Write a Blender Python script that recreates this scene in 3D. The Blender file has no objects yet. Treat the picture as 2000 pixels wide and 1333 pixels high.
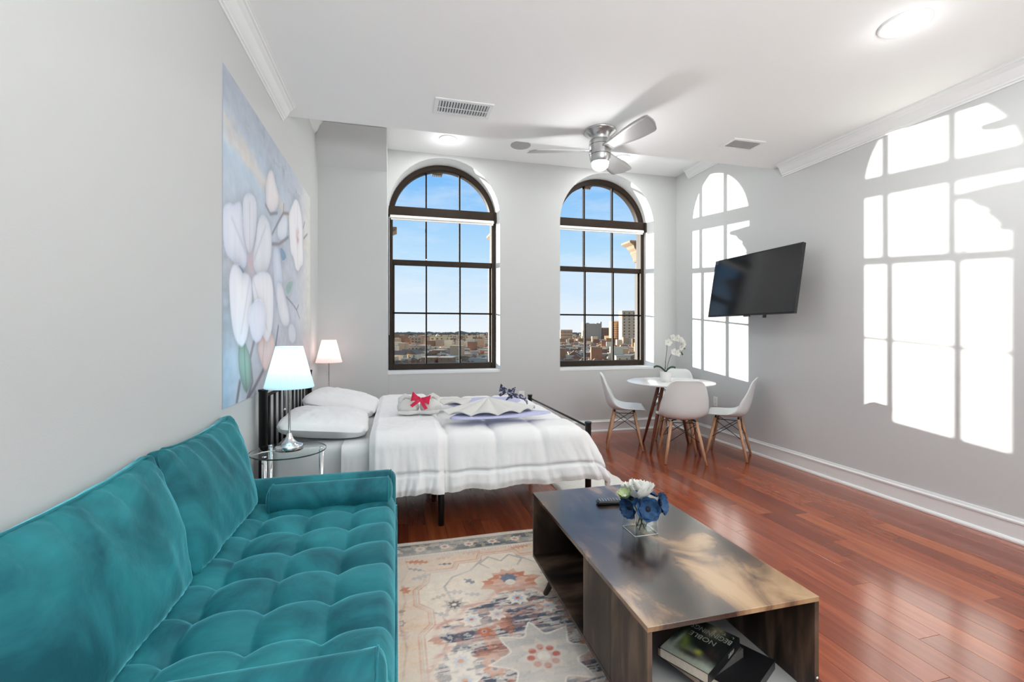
import bpy, bmesh, math, random
import numpy as np
from mathutils import Vector, Matrix, geometry

R = math.radians
PI = math.pi
scene = bpy.context.scene
col = scene.collection

# ---------------------------------------------------------------- camera
YAW = math.atan(225 / 880)
SA, CA = math.sin(YAW), math.cos(YAW)
CAMZ = 1.28
cam_data = bpy.data.cameras.new('camera')
cam_data.sensor_width = 36
cam_data.lens = 880 / 2000 * 36
cam_data.shift_y = -16.5 / 2000
cam_data.clip_start = 0.05
cam_data.clip_end = 20000
cam = bpy.data.objects.new('camera', cam_data)
cam.location = (0, 0, CAMZ)
cam.rotation_euler = (R(90), 0, -YAW)
col.objects.link(cam)
scene.camera = cam

# ---------------------------------------------------------------- exposure
scene.view_settings.view_transform = 'Standard'
scene.view_settings.look = 'None'
scene.view_settings.exposure = 0.0
scene.view_settings.gamma = 1.0
scene.view_settings.use_curve_mapping = False
cy = scene.cycles
cy.use_denoising = True
cy.max_bounces = 10
cy.diffuse_bounces = 6
cy.glossy_bounces = 4
cy.transmission_bounces = 6
cy.transparent_max_bounces = 16
cy.caustics_reflective = False
cy.caustics_refractive = False
cy.sample_clamp_indirect = 6.0

# ---------------------------------------------------------------- sky
world = bpy.data.worlds.new('sky')
scene.world = world
world.use_nodes = True
nt = world.node_tree
nt.nodes.clear()
wo = nt.nodes.new('ShaderNodeOutputWorld')
bg = nt.nodes.new('ShaderNodeBackground')
tc = nt.nodes.new('ShaderNodeTexCoord')
sx = nt.nodes.new('ShaderNodeSeparateXYZ')
rp = nt.nodes.new('ShaderNodeValToRGB')
cr = rp.color_ramp
cr.elements[0].position = 0.0
cr.elements[0].color = (0.86, 0.93, 0.985, 1)
cr.elements[1].position = 1.0
cr.elements[1].color = (0.08, 0.26, 0.80, 1)
for p_, c_ in ((0.05, (0.74, 0.87, 0.985, 1)), (0.17, (0.49, 0.75, 0.985, 1)), (0.32, (0.22, 0.53, 0.96, 1)), (0.5, (0.14, 0.40, 0.90, 1))):
    e_ = cr.elements.new(p_)
    e_.color = c_
mp = nt.nodes.new('ShaderNodeMapping')
mp.inputs['Scale'].default_value = (2.2, 2.2, 9.0)
nz = nt.nodes.new('ShaderNodeTexNoise')
nz.inputs['Scale'].default_value = 1.6
nz.inputs['Detail'].default_value = 7
nz.inputs['Roughness'].default_value = 0.62
nr = nt.nodes.new('ShaderNodeValToRGB')
nr.color_ramp.elements[0].position = 0.47
nr.color_ramp.elements[0].color = (0, 0, 0, 1)
nr.color_ramp.elements[1].position = 0.75
nr.color_ramp.elements[1].color = (0.55, 0.55, 0.55, 1)
mx = nt.nodes.new('ShaderNodeMix')
mx.data_type = 'RGBA'
mx.inputs[7].default_value = (0.90, 0.94, 0.985, 1)
L = nt.links.new
L(tc.outputs['Generated'], sx.inputs[0])
L(sx.outputs['Z'], rp.inputs[0])
L(tc.outputs['Generated'], mp.inputs[0])
L(mp.outputs[0], nz.inputs['Vector'])
L(nz.outputs['Fac'], nr.inputs[0])
L(nr.outputs[0], mx.inputs[0])
L(rp.outputs[0], mx.inputs[6])
L(mx.outputs[2], bg.inputs[0])
bg.inputs[1].default_value = 1.0
L(bg.outputs[0], wo.inputs[0])

# ---------------------------------------------------------------- sun and large lights
SUN_DIR = Vector((1.0, -1.04, -0.1025)).normalized()
sd = bpy.data.lights.new('sun', 'SUN')
sd.energy = 15.0
sd.angle = R(0.42)
sd.color = (1.0, 0.965, 0.88)
sun = bpy.data.objects.new('sun', sd)
sun.rotation_euler = SUN_DIR.to_track_quat('-Z', 'Y').to_euler()
sun.location = (-6, 14, 6)
col.objects.link(sun)


def area_light(name, loc, direction, sx_, sy_, energy, color=(1, 1, 1), shape='RECTANGLE', spread=180):
    ld = bpy.data.lights.new(name, 'AREA')
    ld.shape = shape
    ld.size = sx_
    ld.size_y = sy_
    ld.energy = energy
    ld.color = color
    ld.spread = R(spread)
    o = bpy.data.objects.new(name, ld)
    o.location = loc
    o.rotation_euler = Vector(direction).to_track_quat('-Z', 'Z').to_euler()
    col.objects.link(o)
    return o


# soft fill light added at the unseen rear end of the room
area_light('rear_fill', (1.4, -3.25, 1.7), (0, 1, 0), 4.0, 2.3, 18, (0.96, 0.99, 1.0))
# upward fill light added behind the camera to brighten the ceiling
area_light('ceiling_fill', (1.3, -1.2, 1.7), (0.0, 0.22, 1), 1.6, 1.2, 156, (0.97, 1.0, 0.995))

# ---------------------------------------------------------------- mesh builder


class MB:
    def __init__(self):
        self.v, self.f, self.s = [], [], []

    def add(self, vs, fs, smooth=False, M=None):
        b = len(self.v)
        if M is not None:
            vs = [M @ Vector(p) for p in vs]
        self.v += [tuple(p) for p in vs]
        for f in fs:
            self.f.append([i + b for i in f])
            self.s.append(smooth)
        return self

    def box(self, x0, x1, y0, y1, z0, z1, c=0.0, M=None):
        if c <= 0:
            vs = [(x, y, z) for z in (z0, z1) for y in (y0, y1) for x in (x0, x1)]
            fs = [(0, 2, 3, 1), (4, 5, 7, 6), (0, 1, 5, 4), (2, 6, 7, 3), (0, 4, 6, 2), (1, 3, 7, 5)]
            return self.add(vs, fs, False, M)
        X, Y, Z = (x0, x1), (y0, y1), (z0, z1)
        idx, vs = {}, []
        for i in (0, 1):
            for j in (0, 1):
                for k in (0, 1):
                    sx_, sy_, sz_ = (1, -1)[i], (1, -1)[j], (1, -1)[k]
                    for a in range(3):
                        p = [X[i] + sx_ * c, Y[j] + sy_ * c, Z[k] + sz_ * c]
                        p[a] = (X[i], Y[j], Z[k])[a]
                        idx[(i, j, k, a)] = len(vs)
                        vs.append(tuple(p))
        fs = []
        cen = Vector(((x0 + x1) / 2, (y0 + y1) / 2, (z0 + z1) / 2))

        def face(ids):
            ps = [Vector(vs[q]) for q in ids]
            n = (ps[1] - ps[0]).cross(ps[2] - ps[0])
            m = sum(ps, Vector()) / len(ps) - cen
            fs.append(ids if n.dot(m) > 0 else ids[::-1])
        for i in (0, 1):
            face([idx[(i, 0, 0, 0)], idx[(i, 1, 0, 0)], idx[(i, 1, 1, 0)], idx[(i, 0, 1, 0)]])
            face([idx[(0, i, 0, 1)], idx[(1, i, 0, 1)], idx[(1, i, 1, 1)], idx[(0, i, 1, 1)]])
            face([idx[(0, 0, i, 2)], idx[(1, 0, i, 2)], idx[(1, 1, i, 2)], idx[(0, 1, i, 2)]])
            for j in (0, 1):
                face([idx[(i, j, 0, 0)], idx[(i, j, 1, 0)], idx[(i, j, 1, 1)], idx[(i, j, 0, 1)]])
                face([idx[(i, 0, j, 0)], idx[(i, 1, j, 0)], idx[(i, 1, j, 2)], idx[(i, 0, j, 2)]])
                face([idx[(0, i, j, 1)], idx[(1, i, j, 1)], idx[(1, i, j, 2)], idx[(0, i, j, 2)]])
                for k in (0, 1):
                    face([idx[(i, j, k, 0)], idx[(i, j, k, 1)], idx[(i, j, k, 2)]])
        return self.add(vs, fs, False, M)

    def tube(self, pts, r, n=8, cap=True, closed=False, M=None):
        pts = [Vector(p) for p in pts]
        m = len(pts)
        rs = r if isinstance(r, (list, tuple)) else [r] * m
        vs, fs = [], []
        up = None
        for i, p in enumerate(pts):
            if closed:
                t = pts[(i + 1) % m] - pts[i - 1]
            else:
                t = pts[min(i + 1, m - 1)] - pts[max(i - 1, 0)]
            t.normalize()
            if up is None:
                up = Vector((0, 0, 1)) if abs(t.z) < 0.9 else Vector((1, 0, 0))
            a = (up - t * up.dot(t))
            if a.length < 1e-6:
                a = t.orthogonal()
            a.normalize()
            up = a
            b = t.cross(a)
            for k in range(n):
                q = 2 * PI * k / n
                vs.append(p + (a * math.cos(q) + b * math.sin(q)) * rs[i])
        for i in range(m if closed else m - 1):
            j = (i + 1) % m
            for k in range(n):
                l = (k + 1) % n
                fs.append((i * n + k, i * n + l, j * n + l, j * n + k))
        self.add(vs, fs, True, M)
        if cap and not closed:
            self.add([vs[k] for k in range(n)], [tuple(range(n))[::-1]], False, M)
            self.add([vs[(m - 1) * n + k] for k in range(n)], [tuple(range(n))], False, M)
        return self

    def lathe(self, prof, n=24, c=(0, 0, 0), M=None, smooth=True, close=True):
        vs, fs = [], []
        for (r, z) in prof:
            for k in range(n):
                q = 2 * PI * k / n
                vs.append((c[0] + r * math.cos(q), c[1] + r * math.sin(q), c[2] + z))
        for i in range(len(prof) - 1):
            for k in range(n):
                l = (k + 1) % n
                fs.append((i * n + k, i * n + l, (i + 1) * n + l, (i + 1) * n + k))
        self.add(vs, fs, smooth, M)
        if close:
            if prof[0][0] > 1e-5:
                self.add([vs[k] for k in range(n)], [tuple(range(n))[::-1]], False, M)
            if prof[-1][0] > 1e-5:
                self.add([vs[(len(prof) - 1) * n + k] for k in range(n)], [tuple(range(n))], False, M)
        return self

    def grid(self, fn, nu, nv, smooth=True, M=None, flip=False, wrap_u=False):
        vs = [fn(i / (nu if wrap_u else nu - 1), j / (nv - 1)) for j in range(nv) for i in range(nu)]
        fs = []
        for j in range(nv - 1):
            for i in range(nu if wrap_u else nu - 1):
                i2 = (i + 1) % nu
                q = (j * nu + i, j * nu + i2, (j + 1) * nu + i2, (j + 1) * nu + i)
                fs.append(q[::-1] if flip else q)
        return self.add(vs, fs, smooth, M)

    def prism(self, poly, y0, y1, axis='y', smooth=False, M=None):
        """extrude a 2-D outline (x,z) along y, or (y,z) along x, or (x,y) along z"""
        n = len(poly)

        def P(p, t):
            return {'y': (p[0], t, p[1]), 'x': (t, p[0], p[1]), 'z': (p[0], p[1], t)}[axis]
        vs = [P(p, y0) for p in poly] + [P(p, y1) for p in poly]
        fs = [tuple(range(n)), tuple(range(2 * n - 1, n - 1, -1))]
        sd_ = [(i, i + n, (i + 1) % n + n, (i + 1) % n) for i in range(n)]
        self.add(vs, fs, False, M)
        self.add(vs, sd_, smooth, M)
        return self

    def mesh(self, name, merge=False, sub=None):
        me = bpy.data.meshes.new(name)
        me.from_pydata([tuple(p) for p in self.v], [], self.f)
        me.polygons.foreach_set('use_smooth', self.s)
        bm = bmesh.new()
        bm.from_mesh(me)
        if merge:
            bmesh.ops.remove_doubles(bm, verts=bm.verts, dist=1e-5)
        bmesh.ops.recalc_face_normals(bm, faces=bm.faces) if merge != 'keep' else None
        bm.to_mesh(me)
        bm.free()
        me.update()
        return me

    def build(self, name, m, parent=None, merge=True, local=False):
        """vertices are world coordinates unless local; the object's origin goes to its parent's or its own base"""
        if not local:
            if parent is not None:
                off = world_loc(parent)
            else:
                a = np.array([tuple(p) for p in self.v])
                off = Vector(((a[:, 0].min() + a[:, 0].max()) / 2, (a[:, 1].min() + a[:, 1].max()) / 2, a[:, 2].min()))
            self.v = [tuple(Vector(p) - off) for p in self.v]
        me = self.mesh(name, merge)
        if m is not None:
            me.materials.append(m)
        o = bpy.data.objects.new(name, me)
        col.objects.link(o)
        if parent is not None:
            o.parent = parent
        elif not local:
            o.location = off
        return o


def world_loc(o):
    l = Vector(o.location)
    while o.parent is not None:
        o = o.parent
        l = l + Vector(o.location)
    return l


def tag(o, label=None, cat=None, group=None, kind=None):
    if label:
        o['label'] = label
    if cat:
        o['category'] = cat
    if group:
        o['group'] = group
    if kind:
        o['kind'] = kind
    return o


def empty(name, loc, label=None, cat=None, group=None, rz=0, kind=None):
    o = bpy.data.objects.new(name, None)
    o.empty_display_size = 0.1
    o.location = loc
    o.rotation_euler = (0, 0, rz)
    col.objects.link(o)
    return tag(o, label, cat, group, kind)


def children(o):
    return [c for c in bpy.data.objects if c.parent == o]


def copy_tree(o, parent=None):
    c = o.copy()
    col.objects.link(c)
    c.parent = parent
    for ch in children(o):
        copy_tree(ch, c)
    return c


def smoothstep(a, b, x):
    t = max(0.0, min(1.0, (x - a) / (b - a)))
    return t * t * (3 - 2 * t)


def vnoise(x, y, seed=0):
    """numpy value noise"""
    x = np.asarray(x, float)
    y = np.asarray(y, float)
    xi, yi = np.floor(x).astype(int), np.floor(y).astype(int)
    xf, yf = x - xi, y - yi

    def h(a, b):
        n = np.sin(a * 127.1 + b * 311.7 + seed * 74.7) * 43758.5453
        return n - np.floor(n)
    u, v = xf * xf * (3 - 2 * xf), yf * yf * (3 - 2 * yf)
    return (h(xi, yi) * (1 - u) + h(xi + 1, yi) * u) * (1 - v) + (h(xi, yi + 1) * (1 - u) + h(xi + 1, yi + 1) * u) * v


def fbm(x, y, seed=0, oct_=4):
    s, a, t = 0, 0.5, 0
    for k in range(oct_):
        s = s + a * vnoise(np.asarray(x) * 2 ** k, np.asarray(y) * 2 ** k, seed + k)
        t += a
        a *= 0.5
    return s / t


def rounded_block(sx_, sy_, sz_, r, n=8, disp=None):
    """rounded box centred at the origin; disp(p, nrm) -> moved point"""
    hx, hy, hz = sx_ / 2, sy_ / 2, sz_ / 2
    mb = MB()
    idx = {}
    nn = n if isinstance(n, (list, tuple)) else (n, n, n)

    def ax(h, r_, k):
        t = np.linspace(-1, 1, k + 1)
        inner = list(np.linspace(-(h - r_), h - r_, k + 1))
        e = [-(h - r_ * q) for q in (0.0, 0.12, 0.4, 0.7)]
        return e + inner + [-q for q in e[::-1]]
    A = [ax(hx, min(r, hx * .98), nn[0]), ax(hy, min(r, hy * .98), nn[1]), ax(hz, min(r, hz * .98), nn[2])]
    H = (hx, hy, hz)

    def vert(a, i, b, j, c, s):
        key = [0, 0, 0]
        key[a], key[b], key[c] = i, j, (0 if s < 0 else len(A[c]) - 1)
        key = tuple(key)
        if key in idx:
            return idx[key]
        p = Vector([A[q][key[q]] for q in range(3)])
        inn = Vector([max(-(H[q] - min(r, H[q] * .98)), min(H[q] - min(r, H[q] * .98), p[q])) for q in range(3)])
        d = p - inn
        nr_ = d.normalized() if d.length > 1e-9 else Vector((0, 0, 1))
        p = inn + nr_ * r
        if disp:
            p = Vector(disp(p, nr_))
        mb.v.append(tuple(p))
        idx[key] = len(mb.v) - 1
        return idx[key]
    for c in range(3):
        a, b = [(1, 2), (0, 2), (0, 1)][c]
        for s in (-1, 1):
            for i in range(len(A[a]) - 1):
                for j in range(len(A[b]) - 1):
                    q = [vert(a, i, b, j, c, s), vert(a, i + 1, b, j, c, s), vert(a, i + 1, b, j + 1, c, s), vert(a, i, b, j + 1, c, s)]
                    mb.f.append(q)
                    mb.s.append(True)
    return mb


def moved(mb, M):
    mb.v = [tuple(M @ Vector(p)) for p in mb.v]
    return mb


# ---------------------------------------------------------------- materials
def new_mat(name):
    m = bpy.data.materials.new(name)
    m.use_nodes = True
    n = m.node_tree
    b = n.nodes['Principled BSDF']
    return m, n, b


def mat(name, c, rough=0.5, metal=0.0, noise=0.0, nscale=20, bump=0.0, bscale=60, spec=None, emit=0, ecol=None, coat=0, sheen=0):
    m, n, b = new_mat(name)
    b.inputs['Base Color'].default_value = (*c, 1)
    b.inputs['Roughness'].default_value = rough
    b.inputs['Metallic'].default_value = metal
    if spec is not None:
        b.inputs['Specular IOR Level'].default_value = spec
    if coat:
        b.inputs['Coat Weight'].default_value = coat
        b.inputs['Coat Roughness'].default_value = 0.08
    if sheen:
        b.inputs['Sheen Weight'].default_value = sheen
        b.inputs['Sheen Roughness'].default_value = 0.4
    if emit:
        b.inputs['Emission Color'].default_value = (*(ecol or c), 1)
        b.inputs['Emission Strength'].default_value = emit
    if noise or bump:
        t = n.nodes.new('ShaderNodeTexCoord')
        if noise:
            z = n.nodes.new('ShaderNodeTexNoise')
            z.inputs['Scale'].default_value = nscale
            z.inputs['Detail'].default_value = 4
            n.links.new(t.outputs['Object'], z.inputs['Vector'])
            x = n.nodes.new('ShaderNodeMix')
            x.data_type = 'RGBA'
            x.inputs[6].default_value = (*[q * (1 - noise) for q in c], 1)
            x.inputs[7].default_value = (*[min(1, q * (1 + noise)) for q in c], 1)
            n.links.new(z.outputs['Fac'], x.inputs[0])
            n.links.new(x.outputs[2], b.inputs['Base Color'])
        if bump:
            z2 = n.nodes.new('ShaderNodeTexNoise')
            z2.inputs['Scale'].default_value = bscale
            z2.inputs['Detail'].default_value = 3
            n.links.new(t.outputs['Object'], z2.inputs['Vector'])
            bp = n.nodes.new('ShaderNodeBump')
            bp.inputs['Strength'].default_value = bump
            bp.inputs['Distance'].default_value = 0.01
            n.links.new(z2.outputs['Fac'], bp.inputs['Height'])
            n.links.new(bp.outputs[0], b.inputs['Normal'])
    return m


def vcol_mat(name, rough=0.9, bump=0.0, bscale=300, sheen=0, spec=0.3):
    m, n, b = new_mat(name)
    a = n.nodes.new('ShaderNodeVertexColor')
    a.layer_name = 'paint'
    n.links.new(a.outputs[0], b.inputs['Base Color'])
    b.inputs['Roughness'].default_value = rough
    b.inputs['Specular IOR Level'].default_value = spec
    if sheen:
        b.inputs['Sheen Weight'].default_value = sheen
    if bump:
        t = n.nodes.new('ShaderNodeTexCoord')
        z2 = n.nodes.new('ShaderNodeTexNoise')
        z2.inputs['Scale'].default_value = bscale
        n.links.new(t.outputs['Object'], z2.inputs['Vector'])
        bp = n.nodes.new('ShaderNodeBump')
        bp.inputs['Strength'].default_value = bump
        bp.inputs['Distance'].default_value = 0.004
        n.links.new(z2.outputs['Fac'], bp.inputs['Height'])
        n.links.new(bp.outputs[0], b.inputs['Normal'])
    return m


def glass_mat(name, tint=(1, 1, 1), refl=0.06, rough=0.0):
    m = bpy.data.materials.new(name)
    m.use_nodes = True
    n = m.node_tree
    n.nodes.clear()
    o = n.nodes.new('ShaderNodeOutputMaterial')
    t = n.nodes.new('ShaderNodeBsdfTransparent')
    t.inputs[0].default_value = (*tint, 1)
    g = n.nodes.new('ShaderNodeBsdfGlossy')
    g.inputs['Roughness'].default_value = rough
    x = n.nodes.new('ShaderNodeMixShader')
    f = n.nodes.new('ShaderNodeFresnel')
    f.inputs[0].default_value = 1.0 + refl * 6
    ge = n.nodes.new('ShaderNodeNewGeometry')
    mu = n.nodes.new('ShaderNodeMath')
    mu.operation = 'SUBTRACT'
    mu.use_clamp = True
    n.links.new(f.outputs[0], mu.inputs[0])
    n.links.new(ge.outputs['Backfacing'], mu.inputs[1])
    n.links.new(mu.outputs[0], x.inputs[0])
    n.links.new(t.outputs[0], x.inputs[1])
    n.links.new(g.outputs[0], x.inputs[2])
    n.links.new(x.outputs[0], o.inputs[0])
    return m


def ramp_mat(name, stops, rough, scale=(1, 1, 1), nscale=4, detail=6, distort=0.0, random_shift=False, rough2=None, bump=0.0, coat=0, coord='Object', wave=False, spec=0.5, rnd_ramp=None):
    """noise-driven colour ramp, optionally shifted per object"""
    m, n, b = new_mat(name)
    t = n.nodes.new('ShaderNodeTexCoord')
    mp_ = n.nodes.new('ShaderNodeMapping')
    mp_.inputs['Scale'].default_value = scale
    n.links.new(t.outputs[coord], mp_.inputs[0])
    src = mp_.outputs[0]
    oi = None
    if random_shift:
        oi = n.nodes.new('ShaderNodeObjectInfo')
        va = n.nodes.new('ShaderNodeVectorMath')
        va.operation = 'ADD'
        vm = n.nodes.new('ShaderNodeVectorMath')
        vm.operation = 'SCALE'
        vm.inputs[0].default_value = (37.0, 71.0, 13.0)
        n.links.new(oi.outputs['Random'], vm.inputs['Scale'])
        n.links.new(src, va.inputs[0])
        n.links.new(vm.outputs[0], va.inputs[1])
        src = va.outputs[0]
    z = n.nodes.new('ShaderNodeTexNoise')
    z.inputs['Scale'].default_value = nscale
    z.inputs['Detail'].default_value = detail
    z.inputs['Distortion'].default_value = distort
    n.links.new(src, z.inputs['Vector'])
    r_ = n.nodes.new('ShaderNodeValToRGB')
    e = r_.color_ramp
    e.elements[0].position, e.elements[0].color = stops[0][0], (*stops[0][1], 1)
    e.elements[1].position, e.elements[1].color = stops[-1][0], (*stops[-1][1], 1)
    for p, c in stops[1:-1]:
        q = e.elements.new(p)
        q.color = (*c, 1)
    n.links.new(z.outputs['Fac'], r_.inputs[0])
    out = r_.outputs[0]
    if rnd_ramp:
        r2 = n.nodes.new('ShaderNodeValToRGB')
        r2.color_ramp.interpolation = 'LINEAR'
        e2 = r2.color_ramp
        e2.elements[0].position, e2.elements[0].color = rnd_ramp[0][0], (*rnd_ramp[0][1], 1)
        e2.elements[1].position, e2.elements[1].color = rnd_ramp[-1][0], (*rnd_ramp[-1][1], 1)
        for p, c in rnd_ramp[1:-1]:
            q = e2.elements.new(p)
            q.color = (*c, 1)
        n.links.new(oi.outputs['Random'], r2.inputs[0])
        mm = n.nodes.new('ShaderNodeMix')
        mm.data_type = 'RGBA'
        mm.blend_type = 'MULTIPLY'
        mm.inputs[0].default_value = 1.0
        n.links.new(out, mm.inputs[6])
        n.links.new(r2.outputs[0], mm.inputs[7])
        out = mm.outputs[2]
    n.links.new(out, b.inputs['Base Color'])
    b.inputs['Roughness'].default_value = rough
    b.inputs['Specular IOR Level'].default_value = spec
    if rough2 is not None:
        mr = n.nodes.new('ShaderNodeMapRange')
        mr.inputs['To Min'].default_value = rough
        mr.inputs['To Max'].default_value = rough2
        n.links.new(z.outputs['Fac'], mr.inputs['Value'])
        n.links.new(mr.outputs[0], b.inputs['Roughness'])
    if bump:
        bp = n.nodes.new('ShaderNodeBump')
        bp.inputs['Strength'].default_value = bump
        bp.inputs['Distance'].default_value = 0.003
        n.links.new(z.outputs['Fac'], bp.inputs['Height'])
        n.links.new(bp.outputs[0], b.inputs['Normal'])
    if coat:
        b.inputs['Coat Weight'].default_value = coat
        b.inputs['Coat Roughness'].default_value = 0.12
    return m


M = {}
M['wall'] = mat('wall_paint', (0.588, 0.604, 0.603), 0.75, bump=0.04, bscale=180)
M['ceil'] = mat('ceiling_paint', (0.88, 0.902, 0.902), 0.8, bump=0.03, bscale=150)
M['trim'] = mat('white_trim_paint', (0.81, 0.835, 0.835), 0.4)
M['frame'] = mat('bronze_window_metal', (0.026, 0.017, 0.011), 0.55, 0.0, noise=0.3, nscale=9, spec=0.2)
M['muntin'] = mat('dark_muntin', (0.008, 0.006, 0.005), 0.6, spec=0.08)
M['pane'] = glass_mat('window_glass', refl=0.006)
M['blind'] = mat('blind_white', (0.78, 0.78, 0.76), 0.6)
M['sand'] = mat('sandstone', (0.30, 0.21, 0.135), 0.85, noise=0.2, nscale=6, bump=0.3, bscale=20)
M['plank'] = ramp_mat('cherry_plank', [(0.25, (0.225, 0.044, 0.015)), (0.5, (0.29, 0.062, 0.022)), (0.75, (0.36, 0.090, 0.034))], 0.20,
                      scale=(9, 0.7, 1), nscale=3.2, detail=4, distort=0.4, random_shift=True, spec=0.7, coat=0.22,
                      rnd_ramp=[(0.0, (0.55, 0.46, 0.46)), (0.25, (0.74, 0.70, 0.68)), (0.8, (0.98, 0.98, 0.95)), (1.0, (1.2, 1.45, 1.35))])
M['subfloor'] = mat('subfloor', (0.035, 0.012, 0.007), 0.7)
M['black'] = mat('black_metal', (0.012, 0.012, 0.013), 0.38, 0.4)
M['chrome'] = mat('chrome', (0.78, 0.78, 0.79), 0.12, 1.0)
M['nickel'] = mat('brushed_nickel', (0.52, 0.52, 0.52), 0.28, 1.0)
M['silverblade'] = mat('silver_blade', (0.40, 0.40, 0.40), 0.45, 0.35)
M['whiteplastic'] = mat('white_plastic', (0.715, 0.745, 0.745), 0.32)
M['whitetop'] = mat('white_lacquer', (0.82, 0.82, 0.82), 0.18)
M['grille'] = mat('grille_grey', (0.42, 0.42, 0.42), 0.6)
M['dark'] = mat('dark_gap', (0.06, 0.06, 0.06), 0.8)
M['beech'] = ramp_mat('beech', [(0.3, (0.42, 0.22, 0.12)), (0.7, (0.60, 0.36, 0.21))], 0.45, scale=(8, 8, 1), nscale=6)
M['redwood'] = ramp_mat('dark_red_wood', [(0.3, (0.13, 0.035, 0.02)), (0.7, (0.24, 0.08, 0.045))], 0.4, scale=(8, 8, 1), nscale=6)
M['lampglow'] = mat('lit_glass', (1, 1, 1), 0.5, emit=5, ecol=(1, 1, 1))


def velvet(name):
    m, n, b = new_mat(name)
    t = n.nodes.new('ShaderNodeTexCoord')
    z = n.nodes.new('ShaderNodeTexNoise')
    z.inputs['Scale'].default_value = 3.2
    z.inputs['Detail'].default_value = 5
    z.inputs['Distortion'].default_value = 0.8
    z.inputs['Roughness'].default_value = 0.6
    n.links.new(t.outputs['Object'], z.inputs['Vector'])
    r_ = n.nodes.new('ShaderNodeValToRGB')
    e = r_.color_ramp
    e.elements[0].position, e.elements[0].color = 0.36, (0.004, 0.078, 0.104, 1)
    e.elements[1].position, e.elements[1].color = 0.66, (0.022, 0.225, 0.262, 1)
    n.links.new(z.outputs['Fac'], r_.inputs[0])
    n.links.new(r_.outputs[0], b.inputs['Base Color'])
    b.inputs['Roughness'].default_value = 0.62
    b.inputs['Specular IOR Level'].default_value = 0.25
    b.inputs['Sheen Weight'].default_value = 1.0
    b.inputs['Sheen Roughness'].default_value = 0.30
    b.inputs['Sheen Tint'].default_value = (0.22, 0.80, 0.92, 1)
    z2 = n.nodes.new('ShaderNodeTexNoise')
    z2.inputs['Scale'].default_value = 16
    z2.inputs['Detail'].default_value = 6
    n.links.new(t.outputs['Object'], z2.inputs['Vector'])
    bp = n.nodes.new('ShaderNodeBump')
    bp.inputs['Strength'].default_value = 0.25
    bp.inputs['Distance'].default_value = 0.012
    n.links.new(z2.outputs['Fac'], bp.inputs['Height'])
    n.links.new(bp.outputs[0], b.inputs['Normal'])
    return m


M['velvet'] = velvet('teal_velvet')
M['linen'] = mat('white_bed_linen', (0.80, 0.80, 0.80), 0.85, bump=0.12, bscale=35, sheen=0.2)
M['sheet'] = mat('white_sheet', (0.74, 0.74, 0.74), 0.85, bump=0.1, bscale=25)
M['towel'] = mat('white_terry', (0.70, 0.69, 0.665), 0.95, bump=0.6, bscale=220)
M['lavender'] = mat('lavender_cloth', (0.48, 0.49, 0.70), 0.85, bump=0.2, bscale=60)
M['redsatin'] = mat('red_satin', (0.62, 0.01, 0.06), 0.35, sheen=0.3)
M['navyribbon'] = ramp_mat('navy_patterned_ribbon', [(0.52, (0.012, 0.015, 0.045)), (0.62, (0.42, 0.43, 0.58))], 0.5, nscale=60, detail=2)
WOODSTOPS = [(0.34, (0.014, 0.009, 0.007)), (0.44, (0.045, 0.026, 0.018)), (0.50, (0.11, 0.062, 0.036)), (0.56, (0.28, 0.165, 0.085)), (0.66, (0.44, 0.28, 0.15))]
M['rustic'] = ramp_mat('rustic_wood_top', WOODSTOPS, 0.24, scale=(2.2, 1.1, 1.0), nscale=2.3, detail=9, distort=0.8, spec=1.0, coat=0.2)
_n = M['rustic'].node_tree
_nz = [q for q in _n.nodes if q.type == 'TEX_NOISE'][0]
_rp = [q for q in _n.nodes if q.type == 'VALTORGB'][0]
_tc = [q for q in _n.nodes if q.type == 'TEX_COORD'][0]
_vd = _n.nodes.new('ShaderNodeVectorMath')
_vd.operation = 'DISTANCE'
_vd.inputs[1].default_value = (0.17, -0.30, 0.33)  # tan patch: lighter wood tone with the sun patch's reflection painted in
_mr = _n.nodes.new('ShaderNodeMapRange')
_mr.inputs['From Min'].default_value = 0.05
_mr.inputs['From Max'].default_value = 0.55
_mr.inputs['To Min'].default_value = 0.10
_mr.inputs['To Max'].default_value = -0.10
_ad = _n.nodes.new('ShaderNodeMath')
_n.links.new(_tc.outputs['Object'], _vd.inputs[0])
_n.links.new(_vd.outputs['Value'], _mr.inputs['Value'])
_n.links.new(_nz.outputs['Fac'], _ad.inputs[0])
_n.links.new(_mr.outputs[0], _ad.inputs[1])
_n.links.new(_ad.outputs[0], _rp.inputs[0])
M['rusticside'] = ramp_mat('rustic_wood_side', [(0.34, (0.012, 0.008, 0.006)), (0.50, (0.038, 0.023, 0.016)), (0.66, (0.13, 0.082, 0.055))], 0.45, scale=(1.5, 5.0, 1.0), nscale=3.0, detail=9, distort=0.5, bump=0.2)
M['tableleg'] = mat('dark_brown_leg', (0.030, 0.018, 0.013), 0.4)
M['liner'] = mat('grey_board_liner', (0.42, 0.41, 0.40), 0.5)
M['screen'] = mat('tv_screen', (0.012, 0.012, 0.013), 0.12, spec=0.6)
M['tvbody'] = mat('tv_black_plastic', (0.012, 0.012, 0.012), 0.35)
M['remote'] = mat('remote_black', (0.012, 0.013, 0.016), 0.25)
M['button'] = mat('button_grey', (0.25, 0.27, 0.30), 0.5)
M['vaseglass'] = glass_mat('vase_glass', (0.97, 0.98, 0.98), refl=0.08)
M['tableglass'] = glass_mat('table_glass', (0.94, 0.96, 0.955), refl=0.075)
M['water'] = glass_mat('vase_water', (0.96, 0.98, 0.98), refl=0.04)
M['blueflower'] = ramp_mat('blue_petals', [(0.3, (0.005, 0.024, 0.075)), (0.7, (0.022, 0.095, 0.23))], 0.7, nscale=45)
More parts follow.
